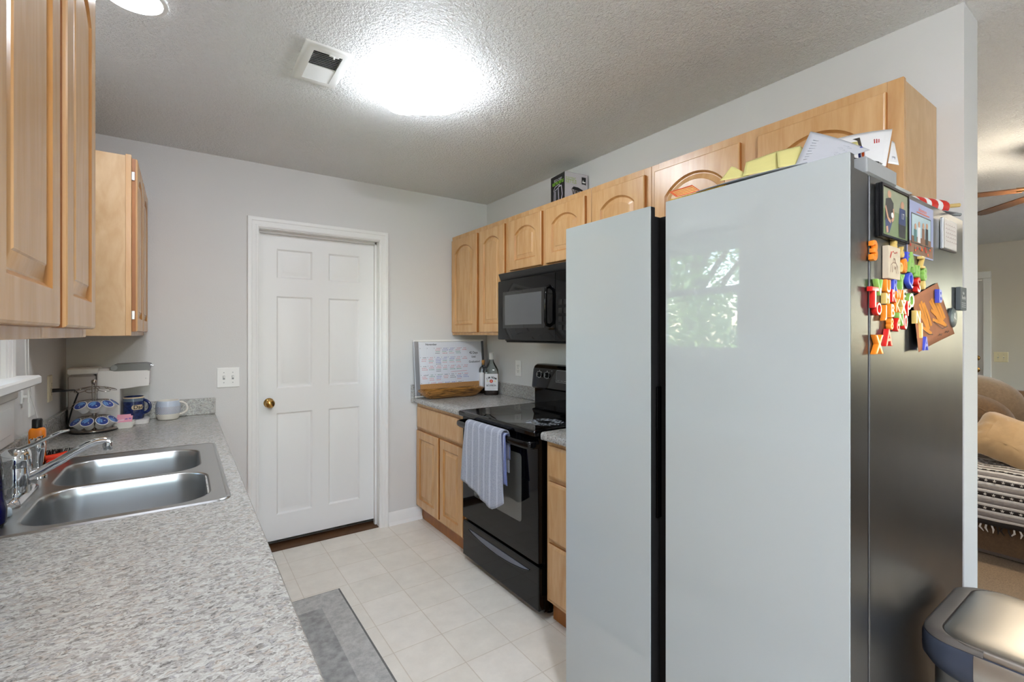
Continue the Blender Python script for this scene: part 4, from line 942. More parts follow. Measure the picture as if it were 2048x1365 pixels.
A.poly([(w_*.08, h_*.3), (w_*.40, h_*.3), (w_*.42, h_*.72), (w_*.30, h_*.82), (w_*.12, h_*.76)], M_DKGR); A.poly([(w_*.12, h_*.05), (w_*.25, h_*.05), (w_*.38, h_*.32), (w_*.1, h_*.34)], M_NAVY); A.poly([(w_*.62, h_*.32), (w_*.92, h_*.32), (w_*.9, h_*.68), (w_*.66, h_*.68)], M_NAVY); A.poly([(w_*.64, h_*.03), (w_*.9, h_*.03), (w_*.92, h_*.32), (w_*.62, h_*.32)], M_DKGR)
A.up(); A.ell(w_*.25, h_*.88, w_*.07, h_*.08, M_SKIN); A.ell(w_*.77, h_*.76, w_*.07, h_*.08, M_SKIN); A.line([(w_*.1, h_*.6), (w_*.2, h_*.35), (w_*.3, h_*.3)], .008, M_SKIN); A.line([(w_*.4, h_*.6), (w_*.42, h_*.4), (w_*.33, h_*.32)], .008, M_SKIN); A.ell(w_*.36, h_*.45, w_*.05, h_*.06, M_PAPER); A.line([(w_*.15, h_*.18), (w_*.17, h_*.05)], .012, M_SKIN); A.up(); A.text('17', w_*.77, h_*.5, .02, M_PAPER)
build('photo_print', mb, ph)
# travel photo card
x0, x1 = 1.496, 1.706; z0, z1 = 1.582, 1.722
pc = thing('photo_card', 'blue travel photo card with four people, taped flat to the fridge side', 'photo', ((x0+x1)/2, FS, z0))
M_LAV = mat('lavender_card', (158, 166, 202), .45, var=.03, vs=12); M_PSKY = mat('photo_pale_blue', (176, 200, 208), .45, var=.05, vs=30); M_PBR = mat('photo_brown', (138, 100, 78), .45, var=.15, vs=40); M_PTEAL = mat('photo_teal', (66, 116, 118), .45, var=.1, vs=40)
mb = MB(); mb.box(x0, x1, FS-.0012, FS-.0002, z0, z1, M_LAV); build('card', mb, pc)
mb = MB(); A = Art(mb, (x0, FS-.0014, z0), (1, 0, 0), (0, 0, 1), .0002, .12); w_, h_ = x1-x0, z1-z0
A.rect(.004, .004, w_-.004, h_*.26, M_PBR); A.rect(w_*.14, h_*.22, w_*.9, h_*.78, M_DKGR); A.up(); A.rect(w_*.16, h_*.24, w_*.88, h_*.76, M_PSKY); A.up(); A.rect(w_*.16, h_*.24, w_*.88, h_*.36, M_PBR)
A.up()
for s_, cm, hh in ((.28, M_PTEAL, .54), (.42, M_PAPER, .60), (.58, M_PBR, .60), (.72, M_DKGR, .62)):
    A.poly([(w_*(s_-.055), h_*.26), (w_*(s_+.055), h_*.26), (w_*(s_+.05), h_*(hh-.05)), (w_*(s_-.05), h_*(hh-.05))], cm)
A.up()
for s_, hh in ((.28, .54), (.42, .60), (.58, .60), (.72, .62)): A.ell(w_*s_, h_*hh, .008, .008, M_SKIN)
A.text('Adventure', w_*.55, h_*.88, .015, M_ORANGE); A.line([(w_*.32, h_*.82), (w_*.82, h_*.82)], .002, M_ORANGE)
for q in range(14): A.ell(random.uniform(.01, w_-.01), random.uniform(.008, h_*.22), .006, .004, random.choice([M_ORANGE, M_PTEAL, M_PAPER, M_RED]), 8)
build('print', mb, pc)
# tilted white note frame
x0, x1, z0, z1 = 1.770, 1.905, 1.622, 1.712
nf = thing('memo_magnet', 'white handwritten memo plaque with metal rim at the top right of the fridge side', 'magnet', (1.84, FS, z0)); nf_mat = mat('memo_face', (214, 208, 204), .5, var=.03, vs=20)
mb = MB(); mb.box(x0, x1, FS-.008, FS-.0003, z0, z1, M_STEEL, .002); build('rim', mb, nf)
mb = MB(); A = Art(mb, (x0+.005, FS-.0082, z0+.005), (1, 0, 0), (0, 0, 1)); w_, h_ = x1-x0-.01, z1-z0-.01; A.rect(0, 0, w_, h_, nf_mat); A.up()
for k in range(5):
    yy_ = h_*(.82-k*.15); q = .012
    while q < w_-.02:
        l = random.uniform(.008, .02); A.line([(q, yy_), (q+l*.5, yy_+.003), (q+l, yy_-.001)], .0012, mat('memo_ink', (150, 118, 118), .7)); q += l+.005
build('face', mb, nf)
# sketched card
cx0, cx1, cz0, cz1 = 1.332, 1.408, 1.508, 1.584
mb = MB(); M_BEIGE = mat('beige_card', (214, 198, 172), .6, var=.05, vs=30); mb.box(cx0, cx1, FS-.0125, FS-.0003, cz0, cz1, M_BEIGE, .0008)
A = Art(mb, (cx0, FS-.0128, cz0), (1, 0, 0), (0, 0, 1)); s = cx1-cx0
for pts in ([(.15, .2), (.2, .42), (.35, .5), (.6, .5), (.75, .4), (.78, .18)], [(.35, .5), (.4, .62), (.52, .62), (.55, .5)], [(.3, .2), (.33, .42)], [(.62, .18), (.6, .4)], [(.45, .4), (.5, .3), (.57, .38)]): A.line([(a*s, b*s) for a, b in pts], .002, M_PBR)
A.line([(.1*s, .62*s), (.22*s, .8*s)], .004, M_RED)
for k in range(4): A.ell((.2+.15*k)*s, (.8+.03*(k % 2))*s, .003, .002, M_RED, 8)
single('sketched_magnet_card', mb, 'beige magnet card with a brown animal sketch among the letter magnets', 'magnet')
# orange child's drawing
dm_ = thing('child_drawing', 'brown paper child drawing of orange flames pinned by magnets', 'drawing', (1.75, FS, 1.33))
P4 = [Vector((1.640, 0, 1.478)), Vector((1.925, 0, 1.386)), Vector((1.625, 0, 1.328)), Vector((1.735, 0, 1.508))]
tlc, blc, brc, trc = Vector((1.600, 0, 1.468)), Vector((1.618, 0, 1.322)), Vector((1.925, 0, 1.392)), Vector((1.722, 0, 1.520))
trc = at(1878, 566, 'Y', DR); brc = at(1912, 668, 'Y', DR); blc = at(1841, 705, 'Y', DR-.012); tlc = at(1836, 594, 'Y', DR-.012)
def sp2(a, b): return tlc*(1-a)*b+trc*a*b+brc*a*(1-b)+blc*(1-a)*(1-b)
def bend(a, b):
    p = sp2(a, b); return Vector((p.x, DR+.004-.012*(1-a)**2*(.4+.6*(1-b)), p.z))
M_KRAFT = mat('brown_kraft_paper', (172, 112, 78), .8, var=.1, vs=14); M_FLAME = mat('orange_crayon', (232, 150, 52), .7, var=.08, vs=30)
mb = MB(); n = 8; mb.add([bend(i/n, j/n) for j in range(n+1) for i in range(n+1)], [(j*(n+1)+i, j*(n+1)+i+1, (j+1)*(n+1)+i+1, (j+1)*(n+1)+i) for j in range(n) for i in range(n)], M_KRAFT)
pb = build('paper', mb, dm_); s = pb.modifiers.new('thickness', 'SOLIDIFY'); s.thickness = .0008; s.offset = 1
mb = MB()
def stroke(pts, w, m, off):
    for (a, b), (c, d) in zip(pts, pts[1:]):
        L = math.hypot(c-a, d-b); nx, ny = -(d-b)/L*w/2, (c-a)/L*w/2
        q = [bend(a+nx, b+ny), bend(a-nx, b-ny), bend(c-nx, d-ny), bend(c+nx, d+ny)]
        mb.add([p+Vector((0, -off, 0)) for p in q], [(0, 1, 2, 3)], m)
for k, (a0, b0, a1, b1) in enumerate([(.20, .82, .30, .32), (.27, .85, .36, .30), (.14, .70, .34, .26), (.34, .80, .44, .34), (.12, .42, .40, .20), (.55, .78, .68, .36), (.62, .80, .74, .32), (.70, .78, .80, .34), (.78, .76, .86, .36), (.52, .62, .82, .24), (.50, .44, .84, .22)]):
    stroke([(a0, b0), ((a0+a1)/2+.02, (b0+b1)/2), (a1, b1)], .06, M_FLAME, .0014+.0001*k)
stroke([(.14, .38), (.30, .22), (.42, .18)], .012, M_BLACKP, .003); stroke([(.52, .40), (.70, .20), (.86, .2)], .012, M_BLACKP, .003)
stroke([(.56, .10), (.60, .13), (.62, .09), (.66, .12)], .012, M_BLACKP, .003); stroke([(.74, .10), (.78, .13), (.80, .09), (.86, .11)], .012, M_BLACKP, .003)
for q in range(12): a, b = random.random()*.8+.1, random.random()*.8+.1; stroke([(a, b), (a+.015, b+.02)], .014, M_PBR, .0012)
build('crayon_marks', mb, dm_, recalc=False)
# slate plaque and oval magnet
mb = MB(); mb.box(1.925, 1.990, FS-.012, FS-.0003, 1.452, 1.522, mat('slate_gray', (84, 90, 92), .6, var=.05, vs=30), .001); A = Art(mb, (1.925, FS-.0123, 1.452), (1, 0, 0), (0, 0, 1)); A.text('the', .030, .052, .014, M_PAPER); A.text('Family', .033, .038, .016, M_PAPER)
for k in range(3): A.line([(.010, .022-k*.006), (.054, .022-k*.006)], .0015, M_GRAYPAPER)
single('slate_plaque_magnet', mb, 'dark gray lettered plaque magnet at the right edge of the fridge side', 'magnet')
mb = MB(); mb.loft([[(1.878+.030*k*math.cos(2*math.pi*i/24), y, 1.428+.029*k*math.sin(2*math.pi*i/24)) for i in range(24)] for k, y in ((1, FS-.0003), (1, FS-.006), (.85, FS-.009))], mat('pewter', (120, 128, 128), .4, metal=.6, var=.1, vs=30)); A = Art(mb, (1.878, FS-.0092, 1.428), (1, 0, 0), (0, 0, 1)); A.line([(-.014, -.01), (0, .014), (.012, -.006), (-.010, .004)], .003, M_PAPER)
single('oval_magnet', mb, 'oval pewter magnet beside the right corner of the orange drawing', 'magnet')

# ------------------------------------------------------------------ papers and odds and ends on the fridge
def sheet(name, label, cat, corners, m, bendz=.0, art=None, th=.0008, group=None, n=10):
    tl_, tr_, br_, bl2 = [Vector(c) for c in corners]
    def S(a, b):
        p = tl_*(1-a)*b+tr_*a*b+br_*a*(1-b)+bl2*(1-a)*(1-b); return p+Vector((0, 0, bendz*4*a*(1-a)))
    mb = MB(); mb.add([S(i/n, j/n) for j in range(n+1) for i in range(n+1)], [(j*(n+1)+i, j*(n+1)+i+1, (j+1)*(n+1)+i+1, (j+1)*(n+1)+i) for j in range(n) for i in range(n)], m)
    nrm = ((tr_-tl_).cross(tl_-bl2)).normalized()
    if art:
        for (a0, b0, a1, b1, mm, k) in art:
            mb.add([S(a0, b0)+nrm*.0006*k, S(a1, b0)+nrm*.0006*k, S(a1, b1)+nrm*.0006*k, S(a0, b1)+nrm*.0006*k], [(0, 1, 2, 3)], mm)
    o = single(name, mb, label, cat, group, recalc=False); s = o.modifiers.new('thickness', 'SOLIDIFY'); s.thickness = th; s.offset = -1 if art else 0
    return o
ZF = 1.767
gp = 'papers piled on the fridge'
sheet('paper_folder', 'long gray folder lying along the front top edge of the fridge', 'paper', [(1.30, .845, ZF+.018), (1.32, .52, ZF+.002), (1.16, .50, ZF+.002), (1.157, .78, ZF+.0035)], M_GRAYPAPER, .004, group=gp)
sheet('printed_leaflet', 'orange patterned leaflet on top of the fridge at its left end', 'leaflet', [at(1338, 384, 'X', 1.25), at(1384, 370, 'X', 1.25), at(1400, 381, 'X', 1.165), at(1352, 394, 'X', 1.165)], M_ORANGE, art=[(.1, .1+.2*k, .95, .16+.2*k, M_YELPAPER, 1) for k in range(4)], group=gp)
mb = MB(); mb.tube([(1.17+.0015*math.sin(i*2.1), .70+.01*i, 1.7672+.0028) for i in range(18)], [.0026+.0008*(i % 2) for i in range(18)], mat('gold_cord', (206, 164, 66), .4, var=.2, vs=200), 8)
single('gold_cord', mb, 'twisted gold cord along the top front edge of the fridge', 'cord')
sheet('yellow_paper', 'small pale yellow paper standing on the fridge nearest its left end', 'paper', [at(1463, 333, 'X', 1.40), at(1470, 335, 'X', 1.36), at(1500, 352, 'X', 1.30), at(1440, 362, 'X', 1.30)], M_YELPAPER, group=gp)
sheet('yellow_paper', 'long pale yellow paper leaning on the fridge behind the gray folder', 'paper', [at(1492, 325, 'X', 1.38), at(1556, 302, 'X', 1.38), at(1560, 338, 'X', 1.24), at(1486, 352, 'X', 1.24)], M_YELPAPER, group=gp)
sheet('yellow_paper', 'pale yellow paper under the upright white letter on the fridge', 'paper', [at(1554, 303, 'X', 1.36), at(1600, 292, 'X', 1.36), at(1640, 325, 'X', 1.20), at(1556, 335, 'X', 1.22)], M_YELPAPER, group=gp)
sheet('letter_page', 'large white typed letter leaning upright on the fridge front edge', 'paper', [at(1621, 263, 'X', 1.34), at(1740, 300, 'X', 1.34), at(1700, 312, 'X', 1.185), at(1586, 340, 'X', 1.185)], M_GRAYPAPER, .004,
      art=[(.12, .2+.08*k, .8-.06*(k % 3), .215+.08*k, mat('typed_text', (168, 170, 178), .8, var=.1, vs=200), 1) for k in range(8)], group=gp)
M_PHB = mat('dark_photo_print', (72, 62, 54), .5, var=.3, vs=30)  # dark brown of the printed pictures
# magazine / mailer
pts = [at(1668, 279, 'X', 1.46), at(1760, 257, 'X', 1.52), at(1738, 345, 'X', 1.38), at(1690, 300, 'X', 1.40)]
mg0, mg1, mg2, mg3 = at(1660, 280, 'X', 1.48), at(1785, 258, 'X', 1.54), at(1774, 325, 'X', 1.40), at(1735, 330, 'X', 1.38)
mm_ = sheet('magazine', 'white mailer with dark photo and red print leaning on the fridge', 'magazine', [at(1640, 287, 'X', 1.50), at(1785, 258, 'X', 1.56), at(1772, 332, 'X', 1.40), at(1690, 345, 'X', 1.38)], M_PAPER, .006,
      art=[(.1, .25, .55, .86, M_PHB, 1), (.2, .3, .36, .6, M_PBR, 2), (.40, .45, .50, .75, M_YELPAPER, 2), (.75, .62, .765, .74, M_RED, 1), (.785, .62, .80, .74, M_RED, 1), (.82, .63, .832, .73, M_RED, 1)], group=gp)
sheet('envelope', 'white envelope sticking out behind the white mailer on the fridge', 'envelope', [at(1784, 282, 'X', 1.60), at(1789, 285, 'X', 1.62), at(1798, 330, 'X', 1.46), at(1776, 326, 'X', 1.44)], M_PAPER, art=[(.3, .2, .7, .3, M_GRAYPAPER, 1)], group=gp)
# red-white plate-like tin
mb = MB(); cx, cy = 1.52, .88
mb.lathe([(.10, 0), (.118, .004), (.122, .04), (.12, .045)], (cx, cy, 1.739), M_PAPER, 36); tn = thing('biscuit_tin', 'round white tin with a glossy red lid behind the papers on the fridge', 'tin', (cx, cy, 1.739)); build('tin_body', mb, tn)
mb = MB(); mb.lathe([(.124, .042), (.125, .06), (.12, .066), (.09, .083), (.05, .092), (.001, .094)], (cx, cy, 1.739), mat('glossy_red', (200, 40, 30), .15, coat=.5), 36); build('lid', mb, tn, 'glossy red lid')
# ribbon rosette
mb = MB(); c = at(1722, 309, 'Y', .455)
for r, m in ((.016, mat('ribbon_blue', (52, 62, 150), .5)), (.0115, M_PAPER), (.0075, M_ORANGE)):
    mb.tube([c+Vector((r*math.cos(2*math.pi*i/20)*.8, -.003*(1-r*40), r*math.sin(2*math.pi*i/20))) for i in range(20)], .0026, m, 8, closed=True)
single('ribbon_loop', mb, 'small blue white and orange ribbon loop by the fridge hinge cover', 'ribbon')
mb = MB(); mb.tube([(1.225, .47, 1.787), (1.36, .43, 1.787)], .004, M_BLKM, 8); mb.tube([(1.36, .43, 1.787), (1.375, .4255, 1.787)], [.004, .001], M_STEEL, 8); single('pen', mb, 'dark pen lying across the fridge hinge cover', 'pen')
# small clear bag and white item behind the hinge cover
mb = MB(); mb.loft([rrect(1.46, 1.56, .43, .50, .02, 1.739), rrect(1.45, 1.60, .424, .51, .02, 1.752), rrect(1.47, 1.60, .44, .50, .02, 1.766), rrect(1.50, 1.59, .455, .48, .01, 1.770)], mat('cloudy_plastic', (206, 208, 208), .25, spec=.6, var=.05, vs=20)); single('plastic_bag', mb, 'small cloudy plastic bag behind the hinge cover on the fridge', 'bag')
mb = MB(); mb.box(1.475, 1.545, .45, .49, 1.7705, 1.781, M_PAPER, .004); mb.box(1.50, 1.515, .449, .4495, 1.772, 1.779, M_RED); single('paper_packet', mb, 'little white packet with red mark on the plastic bag on the fridge', 'packet')
# rolled striped flag
fl = thing('rolled_flag', 'rolled red and white striped flag on the back corner of the fridge', 'flag', (1.78, .47, 1.739))
mb = MB(); p0, p1 = Vector((1.66, .50, 1.762)), Vector((1.90, .44, 1.764)); ax_ = (p1-p0); N_ = 9
for k in range(N_):
    q0, q1 = p0+ax_*(k/N_), p0+ax_*((k+.98)/N_); mb.tube([q0, q0.lerp(q1, .5), q1], [.021+.002*(k % 2), .0235, .021+.002*((k+1) % 2)], M_RED if k % 2 == 0 else M_PAPER, 14)
build('cloth', mb, fl)
mb = MB(); mb.tube([p0+ax_*.9, p1+Vector((.03, -.035, .006))], .006, mat('dowel_wood', (200, 172, 110), .5, var=.1, vs=40), 10); build('stick', mb, fl)
sheet('gray_card', 'gray card under the striped flag at the back corner of the fridge', 'card', [(1.83, .50, 1.742), (1.98, .46, 1.746), (1.93, .405, 1.748), (1.80, .425, 1.741)], M_GRAYPAPER, group=gp)
mb = MB(); mb.tube([(1.90, .47, 1.752), (1.99, .415, 1.752)], .005, mat('silver_foil', (190, 200, 206), .2, metal=.8), 8); single('silver_marker', mb, 'thin silver marker pen at the back corner of the fridge', 'pen')

# ------------------------------------------------------------------ kettle box on the cabinet
kb = thing('kettle_box', 'black and gray electric kettle box on top of the wall cabinets', 'box', (1.866, 2.135, ZT), local=True)
bw, bd, bh = .165, .155, .215
M_KBLK = mat('box_black_print', (16, 15, 18), .35, coat=.1, var=.05, vs=10); M_KGRY = mat('box_gray_print', (190, 186, 190), .4, var=.06, vs=6); M_KGRN = mat('lime_print', (142, 206, 60), .5); M_KOL = mat('olive_print', (162, 176, 120), .5); M_KSIL = mat('silver_print', (196, 192, 206), .4, var=.08, vs=30)
mb = MB(); mb.box(0, bw, 0, bd, 0, bh, M_KGRY); build('carton', mb, kb)
mb = MB(); A = Art(mb, (-.0004, bd, 0), (0, -1, 0), (0, 0, 1)); A.rect(0, 0, bd, bh, M_KBLK); A.up()
A.text('ECO-CHEF', bd*.52, bh*.86, .021, M_KSIL, sx=.85, offset=.0004); A.text('ELECTRIC KETTLE', bd*.52, bh*.775, .0235, M_KGRN, sx=.66, offset=.0006)
A.poly([(.030, 0), (.102, 0), (.098, bh*.62), (.040, bh*.58)], M_DKGR); A.up(); A.line([(.032, 0), (.040, bh*.55), (.034, bh*.6), (.050, bh*.69), (.098, bh*.72), (.10, bh*.66)], .004, M_KSIL); A.line([(.050, 0), (.052, bh*.56)], .006, M_KSIL); A.line([(.044, bh*.58), (.092, bh*.64)], .004, M_KSIL); A.line([(.088, bh*.66), (.120, bh*.66), (.130, bh*.40), (.108, bh*.14), (.118, bh*.16)], .007, M_KSIL); A.line([(.086, bh*.62), (.098, bh*.05)], .006, M_KSIL); build('front_print', mb, kb)
mb = MB(); A = Art(mb, (0, -.0004, 0), (1, 0, 0), (0, 0, 1)); A.text('ELECTRIC', bw*.26, bh*.83, .0215, M_KOL, sx=.8, offset=.0006); A.text('KETTLE', bw*.27, bh*.745, .028, M_KOL, sx=.85, offset=.0008); A.rect(bw*.74, bh*.72, bw*.93, bh*.92, M_BLACKP); A.poly([(bw*.74, bh*.72), (bw*.835, bh*.735), (bw*.93, bh*.70), (bw*.93, bh*.74)], M_BLACKP); A.up(); A.poly([(bw*.77, bh*.78), (bw*.80, bh*.85), (bw*.83, bh*.79), (bw*.9, bh*.80), (bw*.9, bh*.76), (bw*.77, bh*.76)], M_PAPER)
A.line([(bw*.02, bh*.68), (bw*.48, bh*.665)], .001, M_GRAYP); A.poly([(bw*.33, 0), (bw*.72, 0), (bw*.64, bh*.52), (bw*.38, bh*.52)], M_PHB); A.up(); A.poly([(bw*.30, bh*.56), (bw*.38, bh*.62), (bw*.58, bh*.61), (bw*.80, bh*.55), (bw*.76, bh*.51), (bw*.38, bh*.53)], M_BLACKP); A.line([(bw*.78, bh*.54), (bw*.86, bh*.30), (bw*.84, bh*.05)], .007, M_BLACKP); A.line([(bw*.30, bh*.55), (bw*.37, bh*.38)], .005, M_PHB); A.line([(bw*.42, 0), (bw*.43, bh*.5)], .004, M_KSIL); A.line([(bw*.60, 0), (bw*.57, bh*.5)], .003, M_KSIL); A.ell(bw*.12, bh*.16, .014, .018, M_GRAYP); A.up(); A.ell(bw*.12, bh*.16, .010, .014, M_KGRY); build('side_print', mb, kb)
mb = MB(); mb.box(0, bw, 0, bd*.5-.0006, bh, bh+.0009, M_KBLK); mb.box(0, bw, bd*.5+.0006, bd, bh, bh+.0009, M_KBLK); build('flap', mb, kb)
kb.rotation_euler = (0, 0, math.radians(-7.6))

# ------------------------------------------------------------------ whiteboard, tray, bottles
wb = thing('whiteboard_calendar', 'white dry erase calendar board with cork strip leaning in the corner', 'whiteboard', (1.70, 3.235, CT), local=True)
ww, wh = .585, .425; zt0 = .0
tilt = math.radians(6.5)
M_WB = mat('whiteboard_face', (222, 224, 230), .22, spec=.5, var=.01, vs=4); M_ALU = mat('aluminium', (188, 190, 196), .35, metal=.7, rvar=.05, vs=20); M_CORK = mat('cork', (176, 128, 76), .85, var=.15, vs=140)
mb = MB(); mb.box(-ww/2, ww/2, -.006, .006, .012, wh-.008, M_WB); build('panel', mb, wb)
mb = MB(); mb.box(-ww/2-.006, -ww/2+.030, -.012, .012, .002, wh-.002, M_ALU, .003); build('side_rail', mb, wb); mb = MB(); mb.box(ww/2-.014, ww/2+.006, -.012, .012, .002, wh-.002, mat('dark_aluminium', (92, 94, 98), .4, metal=.5), .003); build('side_rail', mb, wb)
mb = MB(); mb.box(-ww/2-.008, ww/2+.008, -.013, .013, wh-.016, wh, M_PLASW, .004); mb.box(-ww/2-.008, ww/2+.008, -.013, .013, 0, .014, M_PLASW, .004); build('end_rail', mb, wb)
mb = MB(); mb.box(-ww/2+.030, ww/2-.014, -.0075, -.006, .014, .095, M_CORK); build('cork_strip', mb, wb)
mb = MB(); A = Art(mb, (-ww/2+.030, -.0064, 0), (1, 0, 0), (0, 0, 1), .0002, 0); bx = ww-.044
A.text('November', .105, wh-.036, .021, M_INKBLACK, offset=.0004)
cw = .0575; rnd = random.Random(3)
rows = [wh-.066, wh-.135, wh-.200, wh-.265, wh-.325]; inks = {'r': M_INKRED, 'b': M_INKBLUE, 'g': M_INKGREEN, 'k': M_INKBLACK}
cells = ['..rgk bbgr bbgr rrgg rr'.split(), 'rr rrgr bbbbk bbgr bbgr rrgr rr'.split(), 'rr rrg rrgk rrg rrg rrg rr'.split(), 'rr ggrr gbbr rr kk rbb rbb'.split(), '. rrg rrg bbgr bbgr rr .'.split()]
grid = {0: ['k', 'k', 'rrgk', 'bbgr', 'bbgr', 'rrgg', 'rr'], 1: ['krr', 'rrgr', 'bbbbk', 'bbgr', 'bbgr', 'rrgr', 'rr'], 2: ['krr', 'rrg', 'rrgk', 'rrg', 'rrg', 'rrg', 'rr'], 3: ['krr', 'ggrr', 'gbbr', 'krr', 'kkk', 'rbbr', 'rbb'], 4: ['k', 'rrg', 'rrg', 'bbgr', 'bbgr', 'krr', 'k']}
for r_, row in grid.items():
    for c_, code in enumerate(row):
        x = .012+c_*cw; z = rows[r_]-.004*0
        A.line([(x, z+.004), (x+.002, z), (x+.004, z+.004)], .0016, M_INKBLACK)
        for k, ch in enumerate(code):
            if len(code) == 1 and ch == 'k': continue
            zz = z-.002-k*.0125; q = x+.008+(.012 if k == 0 else rnd.uniform(0, .004))
            end = x+cw-.008-rnd.uniform(0, .010)
            while q < end:
                l = rnd.uniform(.006, .013)
                A.line([(q, zz), (q+l*.3, zz+.005), (q+l*.5, zz-.001), (q+l*.8, zz+.004), (min(q+l, end), zz)], .0015, inks[ch]); q += l+.0025
A.line([(.26, rows[3]+.018), (.31, rows[3]+.020), (.40, rows[3]+.022)], .002, M_INKRED)
for tx_, dx, dz, sz in (('42 Days', .468, .105, .026), ('Until', .466, .138, .021), ('Graduation!', .472, .176, .0235)): A.text(tx_, dx, wh-dz, sz, M_INKBLACK, sx=.9, offset=.0003)
M_LINE = mat('pale_print_line', (202, 204, 210), .5)
for k in range(8): A.line([(.008+k*cw, .10), (.008+k*cw, wh-.05)], .0006, M_LINE)
build('writing', mb, wb, recalc=False)
wb.rotation_euler = (-tilt, 0, 0); wb.location = (1.690, 3.233, CT+.0028)
# wooden dough bowl
M_BOWL = wood('burnt_striped_wood', (44, 20, 4), (226, 160, 78), rough=.35, scale=(1.5, 26, 26), coat=.2, dist=2.5)
mb = MB(); cx, cy, cz = 1.640, 3.140, CT+.0003
def blp(hx, hy, z, r): return rrect(cx-hx, cx+hx, cy-hy, cy+hy, r, cz+z, 6)
mb.loft([blp(.172, .030, 0, .028), blp(.205, .042, .008, .04), blp(.245, .060, .040, .055), blp(.260, .068, .056, .06), blp(.262, .070, .062, .06), blp(.256, .066, .066, .058), blp(.245, .058, .064, .052), blp(.226, .046, .04, .04), blp(.182, .030, .018, .028), blp(.14, .022, .012, .02)], M_BOWL)
single('wooden_dough_bowl', mb, 'long carved wooden bowl with dark burnt stripes in front of the whiteboard', 'bowl')
# bourbon bottle
def bottle_loops(c, hx, prof): return [rrect(c[0]-r, c[0]+r, c[1]-r*k, c[1]+r*k, r*q, c[2]+z, 5) for r, z, k, q in prof]
b1 = thing('liquor_bottle', 'large clear bourbon bottle with white label and white cap in the corner', 'bottle', (1.963, 3.105, CT), local=True)
mb = MB(); mb.loft(bottle_loops((0, 0, 0), 0, [(.052, .0005, .72, .4), (.056, .006, .72, .42), (.056, .17, .72, .42), (.052, .195, .74, .6), (.036, .225, .85, .9), (.022, .25, 1, .99), (.0175, .262, 1, .99), (.0165, .298, 1, .99)]), M_CLEAR); g1 = build('bottle', mb, b1)
M_BOURB = mat('dark_bourbon', (38, 16, 8), .1, spec=.6, var=.1, vs=10)
mb = MB(); mb.loft(bottle_loops((0, 0, 0), 0, [(.049, .003, .72, .4), (.0535, .008, .72, .42), (.0535, .050, .72, .42)]), M_BOURB); build('liquor', mb, b1)
mb = MB(); mb.lathe([(.0185, .272), (.019, .275), (.0185, .322), (.016, .325), (.001, .3255)], (0, 0, 0), M_PLASW, 24); build('cap', mb, b1)
mb = MB(); A = Art(mb, (-.050, -.0412, .036), (1, 0, 0), (0, 0, 1)); A.rect(0, 0, .100, .128, M_PAPER); A.up()
for i, ch in enumerate('JIM BEAM'):
    t_ = (i-3.5)/3.5; A.text(ch, .050+t_*.034, .100-.010*t_*t_, .021, M_BLACKP, rot=-t_*.35, sx=.85, offset=.0006)
A.ell(.050, .072, .013, .013, M_RED); A.up(); A.ell(.050, .072, .006, .008, mat('peach_print', (226, 150, 120), .5)); A.ell(.022, .072, .008, .003, M_YELPAPER); A.ell(.078, .072, .008, .003, M_YELPAPER); A.line([(.026, .050), (.074, .050)], .0014, M_GRAYP); A.text('BOURBON', .050, .038, .019, M_BLACKP, sx=.8, offset=.0003); A.line([(.030, .022), (.070, .022)], .0014, M_GRAYP); A.line([(.02, .014), (.08, .014)], .001, M_GRAYP); A.line([(.026, .007), (.074, .007)], .001, M_GRAYP); build('label', mb, g1, 'white bourbon label')
b1.rotation_euler = (0, 0, math.radians(-33))
b2 = thing('liquor_bottle', 'small cork stoppered bottle standing behind the bourbon bottle', 'bottle', (1.962, 3.225, CT), local=True)
mb = MB(); mb.lathe([(.030, .0005), (.033, .006), (.033, .18), (.028, .20), (.013, .215), (.0115, .24)], (0, 0, 0), M_CLEAR, 28); g2 = build('bottle', mb, b2)
mb = MB(); mb.lathe([(.009, .225), (.009, .242), (.013, .243), (.0125, .262), (.001, .263)], (0, 0, 0), mat('cork_stopper', (190, 136, 70), .7, var=.15, vs=80), 18); build('cork', mb, b2, 'brown cork')
mb = MB(); mb.lathe([(.0335, .05), (.0335, .165)], (0, 0, 0), M_PAPER, 28, False, False); build('label', mb, g2)
mb = MB(); mb.lathe([(.029, .003), (.0315, .008), (.0315, .045)], (0, 0, 0), M_BOURB, 28); build('liquor', mb, b2)

# ------------------------------------------------------------------ coffee corner
M_KWH = mat('coffee_maker_white', (226, 221, 217), .3, spec=.5, var=.01, vs=8); M_KTANK = mat('smoky_water_tank', (196, 186, 180), .12, spec=.6, trans=.25, var=.03, vs=5); M_KHND = mat('gray_handle_metal', (116, 115, 114), .35, var=.03, vs=20)
km = thing('coffee_maker', 'white single serve coffee maker with gray handle in the left corner', 'coffee maker', (-.31, 3.18, CT)); ky0, ky1 = 3.125, 3.255
mb = MB(); kz = CT+.0005
mb.box(-.355, -.262, ky0, ky1, kz, 1.205, M_KWH, .012); build('column', mb, km)
mb = MB(); mb.box(-.462, -.356, ky0+.004, ky1-.004, kz+.01, 1.180, M_KTANK, .012); tk = build('water_tank', mb, km)
mb = MB(); mb.box(-.464, -.345, ky0, ky1, 1.180, 1.212, M_KWH, .006); build('tank_lid', mb, km)
mb = MB(); hd = [(-.270, 1.095, .0), (-.150, 1.108, 0), (-.146, 1.115, 0), (-.144, 1.185, 0), (-.150, 1.190, 0), (-.270, 1.195, 0)]
mb.loft([[(x, y, z+(0.003 if abs(y-(ky0+ky1)/2) > .05 and z < 1.11 else 0)) for x, z, _ in hd] for y in (ky0+.002, ky0+.008, ky1-.008, ky1-.002)], M_KWH); hdo = build('brew_head', mb, km)
